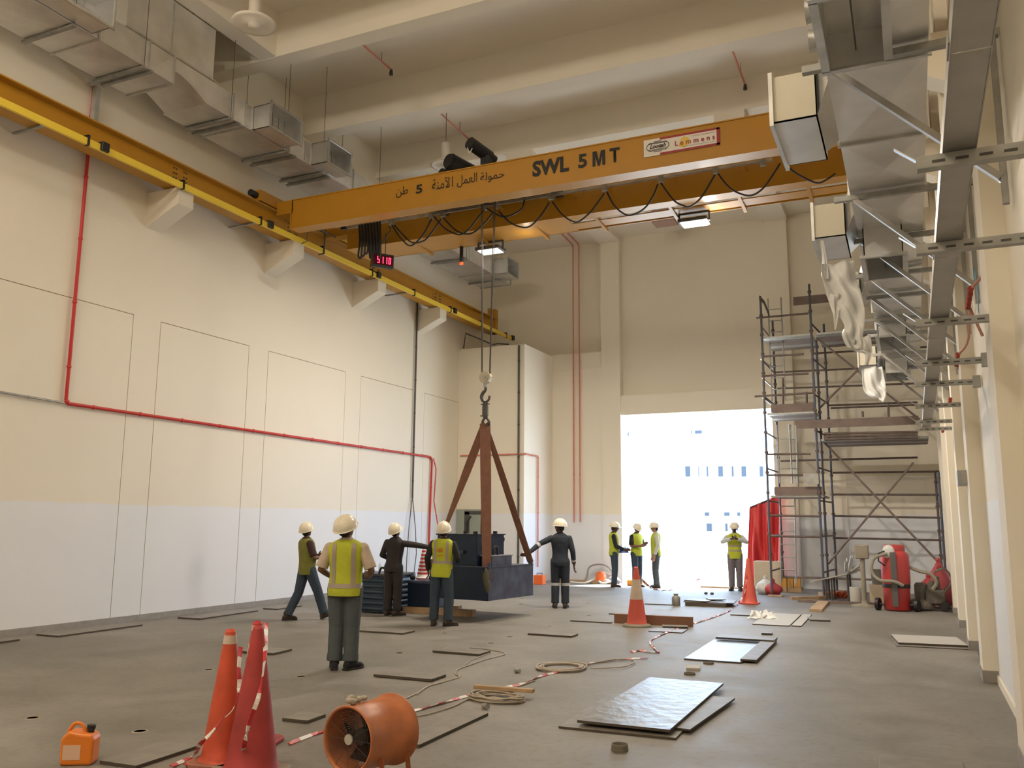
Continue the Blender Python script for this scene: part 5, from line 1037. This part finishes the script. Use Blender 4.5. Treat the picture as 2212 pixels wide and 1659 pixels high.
# ---- equipment boxes left of the load
tb = empty('transformer_box', (-9.45, 14.75, 0), 'dark blue ribbed equipment box standing between the left workers', 'machine', rz=R(-4)); m_blue = mat('equipment_blue', (.035, .06, .095), .45, noise=.2)
MB().box((-.36, -.42, .02), (.30, .42, .70)).build('core', m_blue, tb, local=True)
for i in range(6): MB().cyl((-.32, -.425, .08+i*.105), (.26, -.425, .08+i*.105), .035, n=10).build('front_rib', m_blue, tb, local=True)
for i in range(6): MB().cyl((.31, -.34, .10+i*.10), (.31, .36, .10+i*.10), .045, n=10).build('side_rib', mat('equipment_steelblue', (.12, .17, .24), .4, .2), tb, local=True)
for x in (-.37, .30): MB().box((x-.03, -.46, 0), (x+.03, -.40, .74)).build('corner_post', m_blue, tb, local=True)
MB().box((.28, .38, 0), (.36, .45, .72)).build('corner_post', mat('equipment_steelblue', (0, 0, 0)), tb, local=True)
MB().box((-.40, -.48, .70), (.34, .46, .735)).build('top_plate', m_darksteel, tb, local=True)
MB().tube(smooth_path([(.10, -.4, .735), (.16, -.4, .85), (.28, -.42, .8), (.26, -.44, .55)], 4), .022, 6).build('strap_handle', m_black, tb, local=True)
for i, x in enumerate((-9.46, -9.36)):
    b = empty('water_bottle', (x, 14.5+.05*i, .735), ('left' if i == 0 else 'right')+' clear water bottle on the blue equipment box', 'bottle', 'water bottles'); MB().lathe([(.03, 0), (.033, .02), (.031, .1), (.033, .14), (.015, .18), (.013, .20), (.001, .205)], n=14).build('bottle_body', mat('clear_plastic', (.75, .8, .82), .1, alpha=.45), b, local=True)
MB().box((-9.72, 14.45, .735), (-9.55, 14.6, .775)).build('blue_tray', mat('tray_blue', (.2, .28, .4), .5), label='small blue tray lying on the blue equipment box', cat='tray')
eb = empty('equipment_box', (-8.62, 14.95, 0), 'second dark equipment box on timber blocks behind the lime vest worker', 'machine')
MB().box((-8.95, 14.7, .12), (-8.25, 15.3, .58)).build('case', m_navy, eb, bevel=.01); MB().box((-8.98, 14.68, .56), (-8.22, 15.32, .60)).build('lid', m_navyl, eb)
MB().box((-9.0, 14.62, 0), (-7.5, 14.76, .12)).build('timber_block', m_wood, label='long timber block on the floor under the second equipment box', cat='timber', group='timbers')
MB().box((-9.0, 15.2, 0), (-8.1, 15.34, .12)).build('timber_block', m_wood, label='rear timber block under the second equipment box', cat='timber', group='timbers')
for i, (x, y, r) in enumerate(((-8.5, 14.85, .07), (-8.38, 14.95, .06), (-8.9, 14.8, .06))): MB().ball((x, y, .66), r, r*.8, r*.9, 10, 6).build('tool_pouch', m_black, label=['middle', 'right-hand', 'left-hand'][i]+' black tool pouch on the second equipment box', cat='tool', group='tool pouches')
# ================================================================ scaffold at the far right
sc = empty('scaffold', (-1.5, 23.2, 0), 'tall tube scaffold tower with decks and ladders right of the doorway', 'scaffold')
YA, YB_ = 22.3, 24.2
A_ = lambda x, y: (1600+x/4.424, 600+y/4.424)
B_ = lambda x, y: (1600+x/4.424, 850+y/4.424)
C_ = lambda x, y: (1640+x/4.424, 1080+y/4.424)
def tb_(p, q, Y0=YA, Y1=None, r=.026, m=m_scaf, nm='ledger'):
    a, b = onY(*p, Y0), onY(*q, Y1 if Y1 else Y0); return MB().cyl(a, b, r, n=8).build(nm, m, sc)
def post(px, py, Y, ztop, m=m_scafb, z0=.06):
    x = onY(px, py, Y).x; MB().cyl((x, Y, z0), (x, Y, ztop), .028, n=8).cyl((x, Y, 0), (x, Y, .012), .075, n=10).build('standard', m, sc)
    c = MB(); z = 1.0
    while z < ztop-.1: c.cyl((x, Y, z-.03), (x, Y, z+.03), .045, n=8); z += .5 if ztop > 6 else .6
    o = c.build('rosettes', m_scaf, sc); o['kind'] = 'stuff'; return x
zt = lambda px, py, Y=YA: onY(px, py, Y).z
xp1 = post(1660, 1092, YA, zt(1640, 640)); xp1b = post(*A_(320, 800), YB_, zt(1666, 692, YB_))
xp3 = post(1770, 1080, YA, zt(1746, 614)); xp3b = post(1800, 1110, YB_, zt(1778, 700, YB_)); xp4 = post(1780, 1080, 22.75, zt(1763, 735, 22.75))
xp6 = post(2034, 1120, YA, zt(2027, 1020), z0=.02); xp6b = post(2027, 1120, YB_, zt(2020, 1020, YB_), m_scaf)
for (a, b) in ((A_(150, 385), A_(650, 340)), (A_(200, 755), A_(605, 730)), (A_(200, 940), A_(650, 915)), (A_(135, 1135), A_(690, 1100)), (B_(240, 582), B_(670, 578)), (B_(250, 780), B_(740, 780)), (B_(265, 1165), B_(750, 1175)), (B_(270, 1362), B_(760, 1372))):
    tb_(a, b)
for (a, b) in ((A_(320, 905), A_(1180, 865)), (A_(350, 1060), A_(1660, 1010)), (A_(840, 1220), A_(1690, 1190)), (A_(860, 1245), A_(1690, 1215)), (A_(680, 725), A_(1800, 660)), (B_(380, 645), B_(1690, 612)), (B_(880, 758), B_(1920, 745)), (B_(860, 965), B_(1920, 968)), (B_(880, 1170), B_(1920, 1188)), (B_(880, 1380), B_(1930, 1402))):
    tb_(a, b, YB_, nm='ledger')
for a, b in ((B_(770, 440), B_(1930, 1655)), (B_(1650, 660), B_(835, 1630)), (A_(720, 575), A_(1710, 1355)), (A_(1300, 700), A_(755, 1245))): tb_(a, b, 22.9, nm='diagonal_brace', m=m_plank)
tie = []
for z in (.6, 1.45, 2.3, 3.1, 4.0, 4.9, 5.8, 6.7):
    for x0, xb in ((xp1, xp1b), (xp3, xp3b)) + (((xp6, xp6b),) if z < 2.9 else ()):
        MB().cyl((x0, YA, z), (xb, YB_, z), .022, n=7).build('transom', m_scaf, sc)
for a, b in ((A_(195, 780), A_(305, 865)), (A_(210, 960), A_(325, 1065)), (A_(215, 1150), A_(300, 1215))):
    pa, pb = onY(*a, YA-.02), onY(*b, YB_-.7); MB().cyl(pa, pb, .02, n=6).build('side_brace', m_steel, sc)
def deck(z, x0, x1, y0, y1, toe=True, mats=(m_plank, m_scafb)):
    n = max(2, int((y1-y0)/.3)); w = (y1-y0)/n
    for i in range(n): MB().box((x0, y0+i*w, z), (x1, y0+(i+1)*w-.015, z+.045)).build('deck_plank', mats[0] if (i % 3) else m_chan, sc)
    if toe: MB().box((x0+.1, y0-.03, z+.05), (x1, y0, z+.25)).build('toe_board', m_plank, sc)
zd = [onY(*q_, YA).z for q_ in (A_(420, 560), A_(450, 1300), B_(500, 990))]
deck(zd[0], xp1, xp3, YA+.1, YB_, False); deck(zd[1], xp1+.05, xp3, YA+.05, YB_-.3); deck(zd[2], xp1+.05, xp3+.1, YA+.05, YB_-.3)
zr = onY(1850, 950, YA).z; deck(zr, xp3+.1, xp6-.15, YA+.05, YB_, False)
MB().box((onY(1720, 905, YA).x, YA-.06, onY(1850, 922, YA).z), (onY(1984, 905, YA).x, YA-.02, onY(1850, 904, YA).z)).build('toe_board', m_plank, sc)
deck(zd[0], xp3+.1, onY(1990, 700, YA).x, YA+.1, YB_, False)
MB().box((onY(1713, 640, YB_).x, YB_+.02, onY(1760, 655, YB_).z), (onY(1990, 640, YB_).x, YB_+.06, onY(1760, 637, YB_).z)).build('toe_board', m_plank, sc)
for py in (935, 941, 947): tb_((1780, py+2), (1983, py-2), YA-.03, r=.03)
tb_(B_(1410, 80), B_(1415, 290), YA, nm='guard_post'); tb_(B_(1165, 170), B_(1167, 225), YA, nm='guard_post'); tb_(A_(405, 960), A_(408, 1290), YA+.6, nm='guard_post'); tb_(A_(630, 1090), A_(632, 1200), YA+.6, nm='guard_post')
MB().ribbon([onY(*A_(178, 190), YA), onY(*A_(225, 240), YA+.3), onY(*A_(262, 330), YA+.5), onY(*A_(272, 370), YA+.6)], .12, .02, (1, 0, 0)).build('bent_rail', m_scaf, sc)
def ladder(p, q, Y0, w=.30):
    a, b = onY(*p, Y0), onY(*q, Y0); l = empty('ladder', b, None); n = int((a-b).length/.3)
    l.parent = sc; l.location = b-Vector(sc.location)
    for s in (0, w): MB().cyl(a+Vector((s, 0, 0)), b+Vector((s, 0, 0)), .018, n=6).build('ladder_rail', m_chan, l)
    r = MB()
    for i in range(1, n): c = a.lerp(b, i/n); r.cyl(c, c+Vector((w, 0, 0)), .014, n=6)
    o = r.build('rungs', m_chan, l); o['kind'] = 'stuff'
ladder(A_(260, 200), A_(300, 1180), 22.9, .33); ladder(B_(345, 300), B_(375, 860), 22.6, .30); ladder(B_(475, 300), B_(490, 860), 22.9, .14); ladder(C_(195, -60), C_(210, 790), 22.7, .36)
MB().box((-3.35, 22.15, 0), (-3.0, 22.4, .03)).build('base_board', m_wood, sc)
# grey sheet hung on the middle deck
MB().box((onY(1735, 1020, 22.2).x, 22.16, onY(1745, 1046, 22.2).z), (onY(1768, 1020, 22.2).x, 22.2, onY(1745, 1023, 22.2).z)).build('hung_sheet', m_chan, sc)
# ================================================================ red tarpaulin at the right jamb of the door
m_tarp = mat('red_tarpaulin', (.62, .045, .05), .45); rng = random.Random(4); vs = []; NX, NZ = 34, 24
TL, TRr, BL_, BR_ = onY(1619, 1098, 24.6), onY(1684, 1068, 24.75), onY(1612, 1275, 24.5), onY(1680, 1262, 24.75)
for j in range(NZ+1):
    v = j/NZ
    for i in range(NX+1):
        t = i/NX; p_ = TL.lerp(TRr, t).lerp(BL_.lerp(BR_, t), v); fold = .09*math.sin(t*15+v*3.2)+.05*math.sin(t*31-v*4+1)+.03*math.sin(v*9+t*4)
        vs.append(p_+Vector((.12*v*v*math.sin(3*t), fold*(.35+.9*v)*(1 if t > .02 else .3), 0)))
tp = empty('red_tarpaulin', (onY(1640, 1270, 24.6).x, 24.6, 0), 'red tarpaulin hanging in folds at the right edge of the bright doorway', 'tarpaulin')
o = MB().add(vs, [(j*(NX+1)+i, j*(NX+1)+i+1, (j+1)*(NX+1)+i+1, (j+1)*(NX+1)+i) for j in range(NZ) for i in range(NX)], True).build('tarp_cloth', m_tarp, tp); o.modifiers.new('thick', 'SOLIDIFY').thickness = .004
MB().cyl(TL+Vector((0, .02, .02)), TRr+Vector((.1, .02, .02)), .02, n=8).build('hanging_rope', m_darksteel, tp)
MB().box((onY(1632, 1208, 24.3).x, 23.95, .02), (onY(1692, 1208, 24.3).x, 24.4, onY(1640, 1212, 24.0).z)).build('cardboard_crate', mat('crate_cream', (.60, .50, .37), .7, noise=.08), label='large cream crate at the foot of the red tarpaulin', cat='crate', bevel=.015)
m_bagw = mat('bag_white', (.62, .62, .60), .4, bump=.7, bscale=14); m_bagr = mat('bag_red', (.45, .05, .06), .5, bump=.6, bscale=14)
def bag(x, y, r, h, m, label, grp=None):
    e = empty('rubbish_bag', (x, y, 0), label, 'bag', grp); rng = random.Random(int(x*100+y*10)); n = 18; vs = []; K = 9
    for j in range(K+1):
        t = j/K; z = h*t; rr = r*(.75+.45*math.sin(math.pi*min(1, t*1.25)))*(1 if t < .75 else max(.16, 1-(t-.75)*3.4))
        for i in range(n): a = 2*math.pi*i/n; k = 1+.09*math.sin(a*5+j*.9+x)+rng.uniform(-.04, .04); vs.append((math.cos(a)*rr*k, math.sin(a)*rr*k, z))
    MB().add(vs+[(0, 0, h)], [(j*n+i, j*n+(i+1) % n, (j+1)*n+(i+1) % n, (j+1)*n+i) for j in range(K) for i in range(n)]+[((K)*n+i, K*n+(i+1) % n, (K+1)*n) for i in range(n)]+[tuple(reversed(range(n)))], True).build('bag_body', m, e, local=True)
    MB().ball((0, 0, h+.02), .05, .04, .06, 8, 6).build('knot', m, e, local=True)
bag(onZ(1655, 1283).x, 22.9, .20, .38, m_bagw, 'white rubbish bag left of the scaffold foot', 'bags by the scaffold'); bag(onZ(1676, 1280).x+.05, 22.75, .18, .32, m_bagr, 'red rubbish bag beside the white one at the scaffold foot', 'bags by the scaffold')
# planks, amber boxes and orange netting under the scaffold
for i, px in enumerate((1694, 1708, 1724)): p_ = onY(px, 1258, 24.0); MB().box((p_.x-.07, 23.9, .12), (p_.x+.07, 24.1, .34)).build('amber_box', mat('amber_plastic', (.55, .28, .05), .5), label=['left', 'middle', 'right'][i]+' amber box in the row under the long planks', cat='box', group='amber boxes'); MB().box((p_.x-.09, 23.88, 0), (p_.x+.09, 24.12, .12)).build('timber_block', m_wood, label='timber block under the '+['left', 'middle', 'right'][i]+' amber box', cat='timber', group='timber blocks')
board((-2.0, 24.15), 3.2, .3, 0, .345, 'long dark plank resting across the amber boxes', .04, m_plank, group='timbers')
board((-2.35, 21.8), 1.0, .09, .75, .0, 'timber joist lying at a slant near the scaffold ladder', .07, m_wood, group='timbers')
board((-1.2, 20.9), 2.6, .08, -.06, .0, 'long dark timber on the floor in front of the trestle', .06, m_plank, group='timbers')
board((-2.05, 22.9), .22, .5, .5, .0, 'short timber block by the scaffold foot', .09, m_wood, group='timbers')
for i in range(8): MB().tube(smooth_path([(-1.95+.08*i, 23.2+.1*math.sin(i*2), .03), (-1.9+.08*i, 23.1, .12+.05*math.sin(i*3)), (-1.78+.07*i, 23.25, .06), (-1.7+.07*i, 23.15, .02)], 4), .03, 6).build('orange_netting', mat('netting_orange', (.75, .17, .06), .6), label=None) if False else None
nt_ = empty('orange_netting', (-1.75, 22.6, 0), 'heap of orange netting on the floor among the timbers', 'netting')
k = MB()
for i in range(9): k.tube(smooth_path([(-2.05+.07*i, 22.6+.1*math.sin(i*2), .03), (-1.98+.07*i, 22.5, .13+.04*math.sin(i*3)), (-1.86+.06*i, 22.65, .07), (-1.8+.06*i, 22.55, .02)], 4), .028, 6)
o = k.build('netting_strands', mat('netting_orange', (.75, .17, .06), .6), nt_); o['kind'] = 'stuff'
# trestle with board top
ts = empty('trestle_table', (-1.72, 21.4, 0), 'low trestle with a tilted board top in front of the scaffold', 'table')
MB().hexa([(-2.25, 21.3, .42), (-1.45, 21.3, .62), (-1.30, 22.2, .62), (-2.05, 22.2, .42)], [(-2.25, 21.3, .445), (-1.45, 21.3, .645), (-1.30, 22.2, .645), (-2.05, 22.2, .445)]).build('table_top', mat('pale_board', (0, 0, 0)), ts)
for x, z in ((-1.92, .50), (-1.80, .53), (-1.45, .61)):
    for y in (21.38, 22.1): MB().cyl((x, y, 0), (x, y, z), .022, n=8).build('leg', m_darksteel, ts)
fo = empty('foil_bundle', (-1.28, 21.5, .64), 'bundle of crumpled silver foil duct on the trestle end', 'duct'); rng = random.Random(9)
for i in range(14):
    a = Vector((-1.42+rng.uniform(-.06, .06), 21.5+rng.uniform(-.2, .2), .66+rng.uniform(0, .06))); b = a+Vector((rng.uniform(.02, .30), rng.uniform(-.1, .1), rng.uniform(.05, .38))); MB().cyl(a, b, rng.uniform(.018, .035), n=7).build('foil_tube', m_steel, fo)
# dusty stand with round foot
st = empty('dusty_stand', (-1.08, 20.6, 0), 'dusty pole stand with a round foot and bucket left of the red vacuum', 'stand'); m_dust = mat('dusty_olive', (.30, .27, .21), .8, noise=.2)
MB().cyl((-1.08, 20.6, .03), (-1.08, 20.6, 1.15), .05, n=12).build('pole', m_dust, st); MB().lathe([(.28, 0), (.28, .02), (.06, .06), (.06, .14)], (-1.08, 20.6, 0), n=20).build('foot', m_dust, st)
MB().box((-1.22, 20.5, 1.0), (-.94, 20.7, 1.3)).build('head_box', m_dust, st, bevel=.02)
MB().lathe([(.14, 0), (.17, .32), (.175, .33)], (-.80, 21.4, .42), n=20).build('bucket', mat('bucket_grey', (.16, .15, .13), .7), label='grey bucket behind the red vacuum on a crate', cat='bucket')
MB().box((-1.0, 21.2, 0), (-.55, 21.6, .42)).build('crate', mat('crate_cream', (0, 0, 0)), label='cream crate under the grey bucket', cat='crate')
MB().lathe([(.12, 0), (.12, .36), (.11, .37)], (-1.28, 21.0, 0), n=20).build('paint_tub', mat('tub_grey', (.42, .40, .36), .6), label='pale plastic tub under the trestle end', cat='tub')
# red industrial vacuum
vc = empty('industrial_vacuum', (-.42, 19.9, 0), 'tall dusty red industrial vacuum on wheels before the scaffold', 'vacuum'); m_vr = mat('vacuum_red', (.55, .03, .035), .42, noise=.25, nscale=3, dark=(.30, .06, .05))
V = (-.42, 19.9, 0)
MB().lathe([(.24, .02), (.255, .03), (.255, .42), (.26, .44), (.265, .46)], V, n=32).build('collection_drum', m_vr, vc)
MB().lathe([(.262, .46), (.27, .48), (.262, .54)], V, n=32).build('drum_clamp', m_black, vc)
MB().lathe([(.27, .54), (.275, .56), (.275, 1.08), (.26, 1.14), (.20, 1.20)], V, n=32).build('filter_body', m_vr, vc)
MB().lathe([(.20, 1.18), (.205, 1.22), (.205, 1.30), (.19, 1.325), (.001, 1.33)], V, n=32).build('motor_head', m_vr, vc)
MB().box((-.50, 19.60, .10), (-.39, 19.63, 1.18)).build('back_rail', mat('rail_grey', (.10, .10, .10), .5), vc)
MB().ball((-.52, 19.70, 1.18), .12, .08, .15, 12, 8).build('plastic_wrap', m_bagw, vc)
MB().tube(smooth_path([(-.55, 19.62, 1.15), (-.80, 19.6, 1.05), (-.86, 19.6, .8), (-.72, 19.55, .62), (-.45, 19.53, .60), (-.28, 19.55, .52)], 6), .035, 9).build('suction_hose', m_dust, vc)
MB().tube(smooth_path([(-.16, 19.9, .88), (.05, 19.85, .80), (.22, 19.8, .76), (.33, 19.8, .6), (.25, 19.8, .45)], 6), .035, 9).build('outlet_hose', m_dust, vc)
for x in (-.78, -.05): MB().cyl((x-.03, 19.82, .125), (x+.03, 19.80, .125), .125, n=22).build('wheel', m_black, vc)
MB().cyl((-.78, 19.82, .125), (-.05, 19.82, .125), .018, n=8).bar((-.62, 19.82, .12), (-.60, 19.82, .35), .03, .03).build('axle', m_darksteel, vc)
MB().tube([(-.60, 19.64, .9), (-.72, 19.60, 1.0), (-.72, 19.60, 1.15), (-.6, 19.64, 1.2)], .015, 6).build('push_handle', m_black, vc)
# dusty floor grinder
gd = empty('floor_grinder', (.10, 20.3, 0), 'dust-covered grey floor grinder between the vacuum and the red bags', 'machine'); m_gd = mat('grinder_dusty', (.15, .135, .11), .8, noise=.35, nscale=9, bump=.5, bscale=18)
MB().lathe([(.26, .03), (.27, .06), (.25, .16), (.16, .22)], (.02, 20.3, 0), n=24).build('disc_housing', m_gd, gd)
MB().lathe([(.12, .22), (.13, .24), (.13, .50), (.10, .55), (.001, .56)], (.04, 20.3, 0), n=18).build('motor', m_gd, gd)
MB().box((.12, 20.12, .14), (.48, 20.5, .42)).cyl((.2, 20.2, .42), (.26, 20.2, .60), .06, n=10).cyl((.36, 20.35, .42), (.34, 20.3, .68), .05, n=10).build('engine_block', m_gd, gd, bevel=.02)
for y in (20.1, 20.5): MB().cyl((.46, y-.03, .10), (.46, y+.03, .10), .10, n=16).build('wheel', m_black, gd)
MB().tube(smooth_path([(.45, 20.15, .35), (.62, 20.1, .62), (.50, 20.05, .85), (.30, 20.0, .78)], 5), .02, 7).tube(smooth_path([(.45, 20.45, .35), (.62, 20.4, .62), (.50, 20.3, .85), (.30, 20.2, .78)], 5), .02, 7).build('handle_frame', m_gd, gd)
MB().box((.10, 19.95, 0), (.60, 20.9, .05)).build('pallet_board', m_wood, label='pallet board on the floor under the red bags', cat='timber', group='timbers') if False else None
for i, (x, y, r, h, lb) in enumerate(((.42, 21.15, .21, .82, 'large dusty red sack leaning by the right wall, nearest'), (.20, 21.7, .22, .60, 'second red sack behind the grinder'), (.42, 21.75, .20, .95, 'tallest red sack against the right wall plinths'))):
    bag(x, y, r, h, m_bagr if i != 0 else mat('sack_dusty', (.30, .045, .045), .7, bump=.8, bscale=10), lb, 'red sacks by the right wall')
board((.30, 20.95), .62, .5, 0, 0, 'dark pallet board on the floor in front of the red sacks', .04, m_plank, group='timbers')
